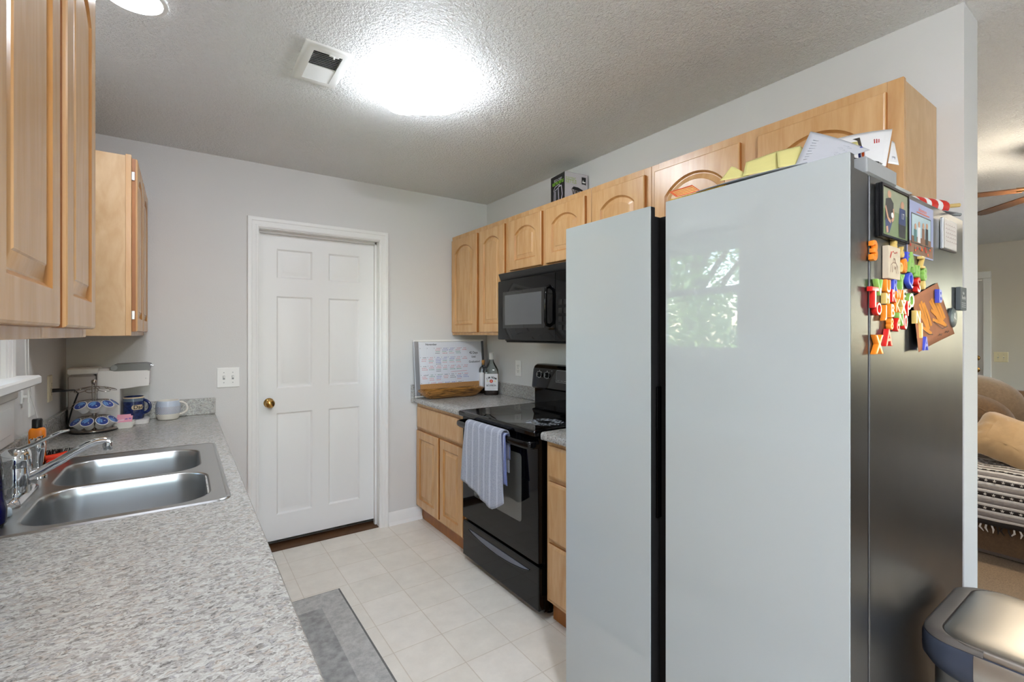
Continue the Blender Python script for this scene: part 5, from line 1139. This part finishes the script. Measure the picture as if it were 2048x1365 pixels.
A_ = MB(); A = Art(A_, (-.165, ky0+.0012, 1.142), (1, 0, 0), (0, 0, 1)); A.text('K-', .008, .006, .010, M_GRAYP); build('print', A_, hdo)
mb = MB(); mb.loft([[(x, y, z) for x, z in ((-.305, 1.196), (-.30, 1.21), (-.285, 1.224), (-.16, 1.228), (-.140, 1.222), (-.143, 1.193), (-.16, 1.191), (-.285, 1.190))] for y in (ky0-.001, ky0+.004, ky1-.004, ky1+.001)], M_KHND); hn = build('handle', mb, km, 'gray metal lift handle')
mb = MB(); mb.lathe([(.0135, -.0025), (.0135, 0)], (-.287, ky0-.001, 1.208), M_GRAYP, 20, axis='Y'); build('pivot', mb, hn)
mb = MB(); mb.tube([(-.142, (ky0+ky1)/2-.02, 1.214), (-.128, (ky0+ky1)/2-.02, 1.212)], [.006, .003], M_CHROME, 10); build('latch', mb, hn)
mb = MB(); mb.loft([rrect(-.266, -.148, ky0, ky1, .03, kz), rrect(-.266, -.146, ky0-.002, ky1, .03, kz+.018), rrect(-.262, -.150, ky0+.002, ky1-.004, .03, kz+.022)], M_KWH); build('drip_base', mb, km)
# plug and lead
mb = MB(); mb.tube([(XL+.010, 2.93, 1.125), (XL+.03, 2.935, 1.125), (XL+.05, 2.95, 1.12), (XL+.075, 2.985, 1.118), (XL+.085, 3.02, 1.10), (XL+.06, 3.06, 1.03), (XL+.04, 3.10, .96), (XL+.035, 3.13, .945)], [.009, .0085, .005, .0034, .0034, .0034, .0034, .0034], M_BLKM, 10)
build('power_lead', mb, km, 'black power lead')
# mugs
def mug(name, label, loc, prof, m_list, hang, hr, hz0, hz1, ht, hm, s=1):
    t = thing(name, label, 'mug', loc, local=True)
    mb = MB(); outer_ = prof; N = 40
    for k, (seg_, mm) in enumerate(m_list): mb.lathe(seg_, (0, 0, 0), mm, N, cap0=(k == 0), cap1=False)
    top_r, top_z = m_list[-1][0][-1]; bot = m_list[0][0][0][1]
    mb.lathe([(top_r, top_z), (top_r-.0015, top_z+.0015), (top_r-.004, top_z), (top_r-.005, top_z-.02), (m_list[0][0][-1][0]-.006, .02), (.02, .009), (.001, .008)], (0, 0, 0), m_list[0][1] if s == 1 else s, N, cap0=False); b = build('mug_body', mb, t)
    pts = []
    for i in range(13):
        a = -math.pi/2+math.pi*i/12; pts.append((hang+hr*math.cos(a), 0, (hz0+hz1)/2+(hz1-hz0)/2*math.sin(a)))
    mb = MB(); mb.tube(pts, [(ht*.75, ht)]*13, hm, 12); build('handle', mb, t)
    return t, b
M_DNAVY = mat('navy_glaze', (30, 44, 88), .2, coat=.4, var=.45, vs=90, bump=.5, bs=110); M_DTEAL = mat('teal_rim_glaze', (96, 112, 128), .25, coat=.3, var=.2, vs=60); M_TAN = mat('tan_glaze', (206, 186, 154), .4, var=.06, vs=40)
dz = CT+.0228
dmug, dbody = mug('coffee_mug', 'navy blue quilted mug lettered Dad on the coffee maker tray', (-.212, 3.180, dz), None, [([(.038, 0), (.043, .003), (.045, .02), (.045, .094)], M_DNAVY), ([(.045, .094), (.0445, .110)], M_DTEAL), ([(.0445, .110), (.0435, .117)], M_TAN)], .042, .032, .030, .098, .0075, M_DNAVY)
mb = MB(); R = .0458; N = 14; av = math.radians(-44)
n_ = 24; cols = [-.028+.056*i/n_ for i in range(n_+1)]; R = .0461
hh2 = [.0125*math.sqrt(max(0, 1-(max(0, abs(a)-.0155)/.0125)**2)) for a in cols]
mb.add([(R*math.cos(av+a/R), R*math.sin(av+a/R), .064+sg_*h_) for sg_ in (-1, 1) for a, h_ in zip(cols, hh2)], [(i, i+1, n_+2+i, n_+1+i) for i in range(n_)], M_TAN)
vs, fs = text_geo('Dad', .027, offset=.0005); mb.add([((R+.0006)*math.cos(av+(v.x+.003)/R), (R+.0006)*math.sin(av+(v.x+.003)/R), .064+v.y) for v in vs], fs, M_BLACKP); build('name_plate', mb, dbody, 'tan name plate reading Dad')
dmug.rotation_euler = (0, 0, math.radians(-20))
M_PBL = mat('pale_blue_glaze', (188, 198, 212), .3, coat=.3, var=.04, vs=30); M_CREAM = mat('cream_stoneware', (226, 220, 208), .45, var=.03, vs=40)
def make_weave():
    m, n, L, b = node_mat('blue_woven_pattern', .4); tc = n.new('ShaderNodeTexCoord')
    w = n.new('ShaderNodeTexWave'); w.wave_type = 'BANDS'; w.bands_direction = 'DIAGONAL'; w.inputs['Scale'].default_value = 85; L.new(tc.outputs['Object'], w.inputs[0])
    r = n.new('ShaderNodeValToRGB'); r.color_ramp.elements[0].color = (*lin((104, 118, 146)), 1); r.color_ramp.elements[1].color = (*lin((222, 222, 222)), 1); r.color_ramp.elements[0].position = .3; r.color_ramp.elements[1].position = .6
    L.new(w.outputs[0], r.inputs[0]); L.new(r.outputs[0], b.inputs['Base Color']); return m
M_WEAVE = make_weave()
wm, _ = mug('coffee_mug', 'pale blue and cream stoneware mug with woven band on the worktop', (-.066, 3.222, CT+.0003), None, [([(.040, 0), (.046, .003), (.053, .020), (.056, .033)], M_CREAM), ([(.056, .033), (.0575, .050), (.057, .073)], M_WEAVE), ([(.057, .073), (.0545, .090), (.050, .103)], M_PBL)], .053, .038, .026, .094, .0058, M_CREAM)
wm.rotation_euler = (0, 0, math.radians(-18))
# sweetener dish with packets
sdx, sdy = -.243, 3.055
mb = MB(); mb.loft([rrect(sdx-.035, sdx+.035, sdy-.028, sdy+.028, .012, CT+.0003), rrect(sdx-.046, sdx+.048, sdy-.036, sdy+.036, .014, CT+.030), rrect(sdx-.044, sdx+.046, sdy-.034, sdy+.034, .013, CT+.032), rrect(sdx-.040, sdx+.042, sdy-.030, sdy+.030, .012, CT+.026), rrect(sdx-.032, sdx+.033, sdy-.024, sdy+.024, .01, CT+.006)], mat('white_ceramic', (232, 228, 220), .25, coat=.2)); single('sweetener_dish', mb, 'small white ceramic dish holding pink sweetener packets', 'dish')
M_PINK = mat('pink_paper', (232, 160, 178), .6, var=.03, vs=30); M_PUR = mat('purple_print', (120, 90, 170), .6)
for k, (lbl, dx, dy, rz) in enumerate((('front pink sweetener packet in the white dish', -.004, -.016, .05), ('middle pink sweetener packet in the white dish', .004, -.004, -.06), ('rear pink sweetener packet in the white dish', .0, .008, .08))):
    mb = MB(); z0_ = CT+.0075; L = []
    for i, (z, th_) in enumerate(((0, .001), (.008, .003), (.026, .0035), (.040, .001))): L.append([(-.027, -th_, z), (.027, -th_, z), (.027, th_, z), (-.027, th_, z)])
    mb.loft(L, M_PINK); A = Art(mb, (-.027, -.0042, 0), (1, 0, 0), (0, 0, 1)); A.rect(.012, .018, .036, .026, mat('pale_pink_print', (240, 196, 206), .6)); A.rect(.040, .022, .050, .027, M_PUR)
    mb.xf(Matrix.Translation((sdx+dx, sdy+dy, z0_+.010+.004*k)) @ Matrix.Rotation(rz, 4, 'Z') @ Matrix.Rotation(-.35, 4, 'X') @ Matrix.Rotation((-.12, .1, .02)[k], 4, 'Y'))
    single('sweetener_packet', mb, lbl, 'packet', 'pink sweetener packets in the dish')
# coffee pod carousel
pcx, pcy = -.352, 3.030
car = thing('coffee_pod_carousel', 'three tier chrome wire coffee pod carousel on the left worktop', 'rack', (pcx, pcy, CT))
M_WIRE = mat('bronze_chrome_wire', (176, 166, 158), .2, metal=1, rvar=.03, vs=30)
mb = MB(); mb.lathe([(.082, .0005), (.088, .003), (.088, .012), (.084, .016), (.001, .017)], (pcx, pcy, CT), M_WIRE, 40); mb.lathe([(.089, 0.0005), (.0905, .002), (.0905, .006), (.088, .008)], (pcx, pcy, CT), M_BLKM, 40); build('base', mb, car)
mb = MB()
for q in range(4):
    a = math.radians(45+90*q); r = .008; mb.tube([(pcx+r*math.cos(a), pcy+r*math.sin(a), CT+.015), (pcx+r*math.cos(a), pcy+r*math.sin(a), CT+.225), (pcx+.4*r*math.cos(a), pcy+.4*r*math.sin(a), CT+.238)], .0026, M_WIRE, 8)
mb.lathe([(.004, .224), (.010, .230), (.0115, .240), (.008, .248), (.001, .250)], (pcx, pcy, CT), M_WIRE, 20); build('post', mb, car)
NP = 9; tiers = [(.078, .056), (.076, .134), (.066, .205)]
def pod_frame(tier, k):
    r, z = tiers[tier]; a = math.radians([-102, -83, -90][tier]+360/NP*k); tl2 = math.radians([44, 42, 20][tier])
    # local: lid normal tilts outward
    return Matrix.Translation((pcx+r*math.cos(a), pcy+r*math.sin(a), CT+z)) @ Matrix.Rotation(a, 4, 'Z') @ Matrix.Rotation(tl2, 4, 'Y')
for ti in range(3):
    mb = MB()
    for k in range(NP):
        Mx = pod_frame(ti, k); mb.tube([Mx @ Vector((.0235*math.cos(2*math.pi*i/20), .0235*math.sin(2*math.pi*i/20), -.003)) for i in range(20)], .0013, M_WIRE, 6, closed=True)
        e = Mx @ Vector((-.0235, 0, -.003)); mb.tube([(pcx+.009*(e.x-pcx)/.04, pcy+.009*(e.y-pcy)/.04, e.z+.006), tuple(e)], .0013, M_WIRE, 6)
    build('pod_ring', mb, car)
M_POD = mat('pod_white', (228, 224, 220), .35, var=.01, vs=20); M_PODB = mat('pod_blue_foil', (58, 76, 150), .3, var=.1, vs=40); M_PODL = mat('pod_light_blue', (112, 160, 216), .3, var=.08, vs=40)
def pod_proto():
    mb = MB(); mb.lathe([(.0155, -.041), (.0170, -.040), (.0215, -.006), (.0222, -.004), (.0255, -.003), (.0258, 0), (.0225, .0008)], (0, 0, 0), M_POD, 26, True, False); mb.lathe([(.0225, .0008), (.0222, .0004), (.001, .0004)], (0, 0, 0), M_PODB, 26, False, True)
    m2 = MB(); A = Art(m2, (0, 0, .0007), (1, 0, 0), (0, 1, 0)); n = 16
    A.poly([(.019*math.cos(t), .019*math.sin(t)) for t in [math.radians(150+i*130/12) for i in range(13)]], M_PODL); A.up(); A.poly([(-.012, .002), (.002, -.012), (.008, -.008), (-.006, .008)], M_PODL); A.ell(.006, .007, .004, .002, M_PAPER, 12, .8)
    return mb, m2
pp, pp2 = pod_proto(); proto = None
podl = {(0, -1): 'coffee pod at the far left of the lowest carousel tier', (0, 0): 'coffee pod second from left on the lowest carousel tier', (0, 1): 'coffee pod third from left on the lowest carousel tier', (0, 2): 'coffee pod at the far right of the lowest carousel tier', (1, -1): 'coffee pod at the left of the middle carousel tier', (1, 0): 'coffee pod in the centre of the middle carousel tier', (1, 1): 'coffee pod at the right of the middle carousel tier', (1, 2): 'coffee pod at the far right back of the middle carousel tier'}
for (ti, k), lb in podl.items():
    if proto is None:
        proto = bpy.data.objects.new('coffee_pod', None); COL.objects.link(proto); proto.empty_display_size = .02; ORG[proto.name] = Vector()
        build('cup', pp, proto); build('foil_lid', pp2, proto, 'blue foil lid', recalc=False); r = proto
    else:
        r = proto.copy(); COL.objects.link(r)
        for ch in proto.children: d = ch.copy(); COL.objects.link(d); d.parent = r
    r.matrix_world = pod_frame(ti, k) @ Matrix.Rotation(.6*k, 4, 'Z'); tag(r, lb, 'coffee pod', 'coffee pods in the carousel')

# ------------------------------------------------------------------ rug
def make_rug():
    m, n, L, b = node_mat('gray_rug_pile', .95, .1); tc = n.new('ShaderNodeTexCoord')
    t = n.new('ShaderNodeTexNoise'); t.inputs['Scale'].default_value = 30; t.inputs['Detail'].default_value = 8; t.inputs['Roughness'].default_value = .75; L.new(tc.outputs['Object'], t.inputs[0])
    r = n.new('ShaderNodeValToRGB'); r.color_ramp.elements[0].position = .35; r.color_ramp.elements[1].position = .68; r.color_ramp.elements[0].color = (*lin((164, 165, 162)), 1); r.color_ramp.elements[1].color = (*lin((204, 204, 200)), 1); L.new(t.outputs[0], r.inputs[0]); L.new(r.outputs[0], b.inputs['Base Color'])
    bp = n.new('ShaderNodeBump'); bp.inputs['Strength'].default_value = .7; bp.inputs['Distance'].default_value = .004; t2 = n.new('ShaderNodeTexNoise'); t2.inputs['Scale'].default_value = 300; L.new(tc.outputs['Object'], t2.inputs[0]); L.new(t2.outputs[0], bp.inputs['Height']); L.new(bp.outputs[0], b.inputs['Normal']); return m
M_RUG = make_rug(); M_RUGIN = mat('gray_rug_inner', (158, 159, 157), .95, var=.28, vs=30, bump=.6, bs=300); M_RUGE = mat('gray_rug_binding', (112, 112, 110), .9, var=.1, vs=40)
rug = thing('runner_rug', 'gray runner rug on the floor along the left cabinets', 'rug', (.44, 1.65, 0)); rx0, rx1, ry0_, ry1_ = .185, .695, .62, 2.632
mb = MB(); mb.box(rx0+.008, rx1-.010, ry0_+.01, ry1_-.008, .0005, .009, M_RUG); build('pile', mb, rug)
mb = MB(); frame4_ = [(rx0, rx0+.008, ry0_, ry1_), (rx1-.010, rx1, ry0_, ry1_), (rx0+.008, rx1-.01, ry0_, ry0_+.01), (rx0+.008, rx1-.01, ry1_-.008, ry1_)]
for a, b, c, d in frame4_: mb.box(a, b, c, d, .0005, .0075, M_RUGE, .002)
build('binding', mb, rug)
mb = MB(); mb.box(rx0+.12, rx1-.125, ry0_+.14, ry1_-.145, .0088, .0096, M_RUGIN); build('inner_panel', mb, rug, 'darker gray inner panel')

# ------------------------------------------------------------------ trash can
tc_ = thing('trash_can', 'stainless steel step trash can with dark collar beside the fridge', 'trash can', (1.665, .26, 0)); TX0, TX1, TY0, TY1 = 1.472, 1.862, .115, .392
def plan(x0, x1, y0, y1, z, rb=.07, rf=.05, n=9):
    p = []
    for cx, cy, r, a0 in ((x1-rb, y1-rb, rb, 0), (x0+rb, y1-rb, rb, 90), (x0+rf, y0+rf, rf, 180), (x1-rf, y0+rf, rf, 270)):
        for i in range(n+1):
            a = math.radians(a0+90*i/n); p.append((cx+r*math.cos(a), cy+r*math.sin(a), z))
    return p
M_TST = mat('trash_steel', (176, 171, 164), .36, metal=1, rvar=.015, vs=40, vmap=(8, 1, 1)); M_TBL = mat('trash_dark_plastic', (58, 64, 78), .38, var=.05, vs=20); M_TGR = mat('trash_hinge_plastic', (96, 90, 84), .42, var=.04, vs=20)
mb = MB(); mb.loft([plan(TX0+.022, TX1-.022, TY0+.015, TY1-.02, .012), plan(TX0+.022, TX1-.022, TY0+.015, TY1-.02, .575)], M_TST); build('body', mb, tc_, smooth=60)
mb = MB(); mb.loft([plan(TX0+.014, TX1-.014, TY0+.008, TY1-.012, .0005), plan(TX0+.014, TX1-.014, TY0+.008, TY1-.012, .03), plan(TX0+.022, TX1-.022, TY0+.015, TY1-.02, .034)], M_TBL); build('base', mb, tc_)
mb = MB(); mb.loft([plan(TX0+.030, TX1-.03, TY0+.02, TY1-.030, .555), plan(TX0+.010, TX1-.010, TY0+.008, TY1-.012, .575), plan(TX0+.001, TX1-.001, TY0, TY1-.001, .595), plan(TX0, TX1, TY0, TY1, .610), plan(TX0, TX1, TY0, TY1, .640), plan(TX0+.003, TX1-.003, TY0+.003, TY1-.003, .648), plan(TX0+.012, TX1-.012, TY0+.012, TY1-.012, .650)], M_TBL); build('collar', mb, tc_, 'dark blue gray collar', smooth=50)
mb = MB(); L = []
for i_, z in ((.0085, .576), (-.001, .596), (-.0012, .610), (-.0012, .640), (.002, .6485)):
    q = plan(TX0+i_, TX1-i_, TY0+i_, TY1-i_, z)[20:40]; L.append([(q[0][0], .285, z)]+q+[(q[-1][0], .285, z)])
mb.loft(L, M_TST, False, False, closed=False); build('steel_band', mb, tc_, smooth=60)
# hinge housing: strip between the lid and the back edge, following the can's rounded back
mb = MB(); L = []
oA, oB, oC = [[p for p in plan(TX0+i_, TX1-i_, TY0, TY1-i_, z)][:20] for i_, z in ((.003, .6495), (.005, .658), (.014, .664))]
kA, kB = [[p for p in plan(TX0+.0075, TX1-.0075, TY0, .353, z, rb=.062)][:20] for z in (.664, .650)]
def ext(l): return [(l[0][0], .27, l[0][2])]+l+[(l[-1][0], .27, l[-1][2])]
mb.loft([[r[i] for r in (ext(oA), ext(oB), ext(oC), ext(kA), ext(kB))] for i in range(22)], M_TGR); build('hinge_housing', mb, tc_, 'brownish hinge housing at the back', smooth=50)
mb = MB(); lid = lambda i_, z: plan(TX0+.008+i_, TX1-.008-i_, TY0+.004+i_, .352-i_, z, rb=max(.06-i_*.5, .02), rf=max(.05-i_*.5, .02))
mb.loft([lid(0, .648), lid(0, .660), lid(.003, .664), lid(.010, .6668), lid(.03, .670), lid(.06, .672), lid(.085, .673)], M_TST); build('lid', mb, tc_, smooth=60)
mb = MB(); mb.box(1.60, 1.73, TY0-.045, TY0+.01, .012, .024, M_TST, .004); build('pedal', mb, tc_)

# ------------------------------------------------------------------ living room
M_SOFA = mat('brown_plush', (100, 75, 48), .95, var=.2, vs=60, bump=.6, bs=160, sheen=.4); M_SOFAG = mat('gray_brown_plush', (116, 97, 76), .95, var=.14, vs=60, bump=.6, bs=160, sheen=.4); M_SOFAD = mat('brown_plush_base', (92, 70, 48), .95, var=.16, vs=60, bump=.6, bs=160, sheen=.3)
sf = thing('sofa', 'brown plush reclining sofa in the living room behind the wall', 'sofa', (4.45, .25, 0))
def puff(c, r, m, e=.55, n=20, k=16, rot=None):
    mb = MB(); L = []
    def sg(x, p): return math.copysign(abs(x)**p, x)
    for j in range(1, k):
        ph_ = -math.pi/2+math.pi*j/k; l = []
        for i in range(n):
            t_ = 2*math.pi*i/n; v = Vector((r[0]*sg(math.cos(ph_), e)*sg(math.cos(t_), e), r[1]*sg(math.cos(ph_), e)*sg(math.sin(t_), e), r[2]*sg(math.sin(ph_), e)))
            if rot: v = rot @ v
            l.append(Vector(c)+v)
        L.append(l)
    mb.loft(L, m); return mb
sy0, sy1 = -.98, 1.44
mb = MB(); mb.box(4.06, 4.95, sy0, sy1, .02, .34, M_SOFAD, .03); build('base', mb, sf, 'darker plush base')
for y in (sy0+.40, (sy0+sy1)/2, sy1-.40):
    b = puff((4.36, y, .42), (.36, .405, .115), M_SOFA, .35); build('seat_cushion', b, sf)
for y in (sy0+.40, (sy0+sy1)/2, sy1-.40):
    rot = Matrix.Rotation(-.14, 3, 'Y').to_3x3()
    build('back_shell', puff((4.80, y, .69), (.17, .415, .40), M_SOFAG, .72, 32, 22, rot), sf)
    bc = build('back_cushion', puff((4.66, y, .67), (.17, .365, .30), M_SOFA, .75, 32, 22, rot), sf)
    pm = MB(); pm.tube([Vector((4.66, y, .67))+rot @ Vector((-.115, .30*math.copysign(abs(math.cos(q))**.75, math.cos(q)), .25*math.copysign(abs(math.sin(q))**.75, math.sin(q)))) for q in [2*math.pi*i/40 for i in range(40)]], .006, M_SOFA, 6, closed=True); build('piping', pm, bc)
mb = MB(); mb.box(4.78, 4.97, sy0, sy1, .3, .98, M_SOFAD, .05); build('back_frame', mb, sf)
for y in (sy0-.11, sy1+.11):
    b = puff((4.46, y, .36), (.44, .12, .28), M_SOFA, .3); build('armrest', b, sf)
for x in (4.12, 4.9):
    for y in (sy0+.06, sy1-.06):
        mb = MB(); mb.lathe([(.025, .0085), (.03, .03)], (x, y, 0), M_BLKM, 12); build('foot', mb, sf)
M_PIL = mat('tan_velvet', (176, 144, 102), .8, var=.12, vs=9, sheen=.6, bump=1.0, bs=14)
def pillow(label, c, r, rz, ry, rx=0):
    rot = (Matrix.Rotation(rz, 3, 'Z') @ Matrix.Rotation(ry, 3, 'Y') @ Matrix.Rotation(rx, 3, 'X')); b = MB(); L = []; n = 64
    for j in range(1, 14):
        ph_ = -math.pi/2+math.pi*j/14; l = []
        for i in range(n):
            t_ = 2*math.pi*i/n; q = (abs(math.cos(t_))**5+abs(math.sin(t_))**5)**(-1/5)*(1+.10*abs(math.sin(2*t_))**6); w_ = math.cos(ph_)
            rr = w_**.45; th_ = math.sin(ph_)*(1-.72*rr**3*(.6+.4*abs(math.sin(2*t_))))*(1+.10*math.sin(9*t_+5*ph_)*rr+.06*math.sin(15*t_-4*ph_)*rr)
            l.append(Vector(c)+rot @ Vector((r[0]*th_, r[1]*rr*q*math.cos(t_)*.98, r[2]*rr*q*math.sin(t_)*.98)))
        L.append(l)
    b.loft(L, M_PIL); return single('throw_pillow', b, label, 'pillow')
pillow('tan velvet throw pillow lying on the brown sofa nearest the wall', (4.28, .655, .705), (.085, .19, .165), .15, .75, .42)
pillow('second tan throw pillow behind the first against the sofa back', (4.35, .30, .745), (.08, .20, .18), -.05, .45, .2)
# striped blanket with stars and tassels
M_BLW = mat('blanket_cream', (214, 208, 202), .95, var=.06, vs=90, bump=.5, bs=200); M_BLG = mat('blanket_gray', (138, 130, 126), .95, var=.08, vs=90, bump=.5, bs=200); M_BLB = mat('blanket_black', (44, 38, 36), .95, var=.1, vs=90, bump=.5, bs=200)
bk = thing('striped_blanket', 'black gray and cream striped blanket with stars draped over the sofa seat', 'blanket', (4.0, .5, .54))
path = [(4.52, .553), (4.30, .560), (4.12, .560), (4.03, .545), (3.985, .50), (3.968, .44), (3.962, .36), (3.965, .28), (3.975, .235)]
def along(s):
    seg = [math.hypot(b[0]-a[0], b[1]-a[1]) for a, b in zip(path, path[1:])]; T_ = sum(seg); d = s*T_
    for (a, b), L in zip(zip(path, path[1:]), seg):
        if d <= L or b == path[-1]: f_ = d/L; return Vector((a[0]+(b[0]-a[0])*f_, 0, a[1]+(b[1]-a[1])*f_)), Vector((b[0]-a[0], 0, b[1]-a[1])).normalized()
        d -= L
by0, by1 = -.35, 1.02
def bp_(s, y, off=0):
    p, d = along(s); nn = Vector((d.z, 0, -d.x)); nn = -nn if nn.x > 0 or nn.z < 0 and abs(nn.x) < .1 else nn
    w_ = .006*math.sin(y*14+s*3)+.004*math.sin(y*31)
    return Vector((p.x, y, p.z))+nn*(off+w_)
bands = [('w', .02), ('g', .026), ('w', .018), ('b', .024)]*9+[('w', .02), ('g', .026), ('w', .018), ('b', .034)]
tot = sum(b for _, b in bands); s0 = 0; mb = MB(); stars = MB(); ny = 26
def star(s_, y_, r_):
    pts_ = []
    for i in range(10):
        a = math.pi/2+i*math.pi/5; rr = r_ if i % 2 == 0 else r_*.42
        pts_.append(bp_(s_+rr*math.sin(a)*-1/.86, y_+rr*math.cos(a), .0068))
    c_ = sum(pts_, Vector())/10; stars.add([c_]+pts_, [(0, i+1, (i+1) % 10+1) for i in range(10)], M_BLW)
for code, wd in bands:
    s1 = s0+wd/tot; m = {'w': M_BLW, 'g': M_BLG, 'b': M_BLB}[code]
    rows_ = [s0+(s1-s0)*k/2 for k in range(3)]
    mb.add([bp_(min(s, 1), by0+(by1-by0)*i/ny, .002) for s in rows_ for i in range(ny+1)], [(k*(ny+1)+i, k*(ny+1)+i+1, (k+1)*(ny+1)+i+1, (k+1)*(ny+1)+i) for k in range(2) for i in range(ny)], m)
    if code == 'b' and wd < .03:
        for i in range(36): star((s0+s1)/2, by0+.03+i*.037, .0095)
    s0 = s1
mb.merge(stars); o = build('cloth', mb, bk, recalc=False); s = o.modifiers.new('thickness', 'SOLIDIFY'); s.thickness = .005; s.offset = 0
mb = MB()
for i in range(60):
    y = by0+.01+(by1-by0-.02)*i/59; p = bp_(1, y); mb.tube([p, p+Vector((-.004, random.uniform(-.01, .01), -.022)), p+Vector((0, random.uniform(-.014, .014), -.045))], [.004, .0055, .002], M_BLW if (i//3) % 2 else M_BLB, 6)
build('tassels', mb, bk, kind='stuff')
# ceiling fan
FHX, FHY, FZ = 4.02, .40, 2.20
fan = thing('ceiling_fan', 'ceiling fan with wooden blades in the living room', 'ceiling fan', (FHX, FHY, CH))
mb = MB(); mb.lathe([(.07, CH-.001), (.07, CH-.03), (.02, CH-.06), (.015, CH-.14), (.09, CH-.15), (.11, CH-.19), (.11, CH-.25), (.08, CH-.275), (.03, CH-.29)], (FHX, FHY, 0), M_WHITE, 28); build('motor', mb, fan)
M_FBL = wood('fan_blade_wood', (86, 54, 30), (110, 72, 42), rough=.4)
for k in range(5):
    a = math.radians(43+72*k); d = Vector((math.cos(a), math.sin(a), 0)); sdv = Vector((-d.y, d.x, 0)); mb = MB(); L = []
    for r_, w_ in ((.17, .032), (.2, .038), (.45, .043), (.60, .043), (.64, .036), (.66, .02)):
        c_ = Vector((FHX, FHY, FZ))+d*r_; L.append([c_-sdv*w_+Vector((0, 0, -.003)), c_+sdv*w_+Vector((0, 0, .003)), c_+sdv*w_+Vector((0, 0, .009)), c_-sdv*w_+Vector((0, 0, .003))])
    mb.loft(L, M_FBL); bb = build('blade', mb, fan)
    mb = MB(); c_ = Vector((FHX, FHY, FZ+.008)); mb.tube([c_+d*.06+Vector((0, 0, .015)), c_+d*.13, c_+d*.2], [.012, .01, .014], M_BRASS, 8); build('blade_iron', mb, bb)
mb = MB(); mb.lathe([(.07, -.03), (.10, -.05), (.095, -.09), (.06, -.115), (.001, -.125)], (FHX, FHY, FZ), mat('fan_glow', (255, 240, 214), .4, emit=FAN_GLOW), 28, cap0=False); build('light_bowl', mb, fan)
mb = MB(); prof = [(0, 0), (-.016, 0), (-.014, .08), (-.004, .095), (0, .095)]
mb.loft([[(XFAR+x, y, .008+z) for x, z in prof] for y in (YF, D2Y0-.062)], M_WHITE); struct('baseboard_far', mb)

# ------------------------------------------------------------------ outdoors, seen through the panes and in the fridge glass
mb = MB(); n = 30
mb.box(-30, XL-.3, -30, 30, -.7, -.3, mat('lawn_green', (104, 130, 70), .95, var=.3, vs=2, bump=.8, bs=20)); mb.box(XL-.3, 30, -30, YF-.3, -.7, -.3, mat('patio_concrete', (190, 186, 180), .9, var=.1, vs=6)); mb.box(XFAR+.3, 30, YF-.3, 30, -.7, -.3, mat('asphalt_drive', (126, 131, 138), .9, var=.08, vs=12)); struct('ground', mb)
M_LEAF = mat('leaf_green', (158, 180, 112), .55, var=.3, vs=3); M_LEAF2 = mat('leaf_dark_green', (112, 138, 82), .55, var=.3, vs=3); M_BARK = mat('bark', (110, 92, 74), .9, var=.3, vs=12, bump=.6, bs=20)
def tree(label, x, y, h, r, nl, m, seed, lo=.25):
    t = thing('tree', label, 'tree', (x, y, -.3), 'trees outside the kitchen window'); rnd = random.Random(seed)
    mb = MB(); mb.tube([(x, y, -.31), (x+.05, y, h*.3), (x-.05, y+.1, h*.6), (x, y, h*.85)], [.16, .12, .08, .03], M_BARK, 10)
    for k in range(7):
        a = rnd.uniform(0, 6.28); z0_ = h*rnd.uniform(.3, .6); mb.tube([(x, y, z0_), (x+r*.5*math.cos(a), y+r*.5*math.sin(a), z0_+h*.15), (x+r*.8*math.cos(a), y+r*.8*math.sin(a), z0_+h*.22)], [.05, .03, .012], M_BARK, 6)
    build('trunk', mb, t)
    mb = MB()
    blobs = [(x+rnd.uniform(-r, r)*.7, y+rnd.uniform(-r, r)*.7, h*(lo+(1-lo)*rnd.random()), rnd.uniform(.35, .6)*r) for _ in range(16)]
    for i in range(nl):
        bx_, by_, bz_, br_ = rnd.choice(blobs); v = Vector((rnd.gauss(0, 1), rnd.gauss(0, 1), rnd.gauss(0, 1))).normalized()*br_*rnd.uniform(.6, 1.05); c_ = Vector((bx_, by_, bz_))+v
        d1_ = Vector((rnd.gauss(0, 1), rnd.gauss(0, 1), rnd.gauss(0, .6))).normalized(); d2_ = d1_.cross(Vector((rnd.gauss(0, 1), rnd.gauss(0, 1), rnd.gauss(0, 1)))).normalized(); s_ = rnd.uniform(.05, .10)
        mb.add([c_-d1_*s_, c_+d2_*s_*.45, c_+d1_*s_, c_-d2_*s_*.45], [(0, 1, 2, 3)], m)
    build('foliage', mb, t, recalc=False)
tree('tall sunlit leafy tree nearest the kitchen window outside', -4.3, 4.4, 5.4, 1.35, 6500, M_LEAF, 1, .12); tree('darker leafy tree further left outside the kitchen window', -4.6, .5, 6.0, 1.3, 4500, M_LEAF2, 2)
tree('broad sunlit tree further right outside the kitchen window', -9.4, 8.2, 6.4, 2.1, 6500, M_LEAF, 3, .08); tree('low bushy tree behind the others outside the kitchen window', -9.6, 2.2, 5.0, 2.1, 5000, M_LEAF2, 4, .1)
tree('leafy tree standing outside the far living room window', 12.5, -4.6, 4.6, 1.6, 4500, M_LEAF2, 8, .05); tree('second leafy tree beside the one outside the far living room window', 14.9, 1.2, 5.4, 2.0, 4500, M_LEAF2, 9, .05)
mb = MB(); mb.box(-14.2, -14.0, -14, 18, -.3, .9, mat('weathered_fence', (150, 140, 126), .9, var=.2, vs=8)); single('garden_fence', mb, 'weathered board fence beyond the trees outside the window', 'fence')
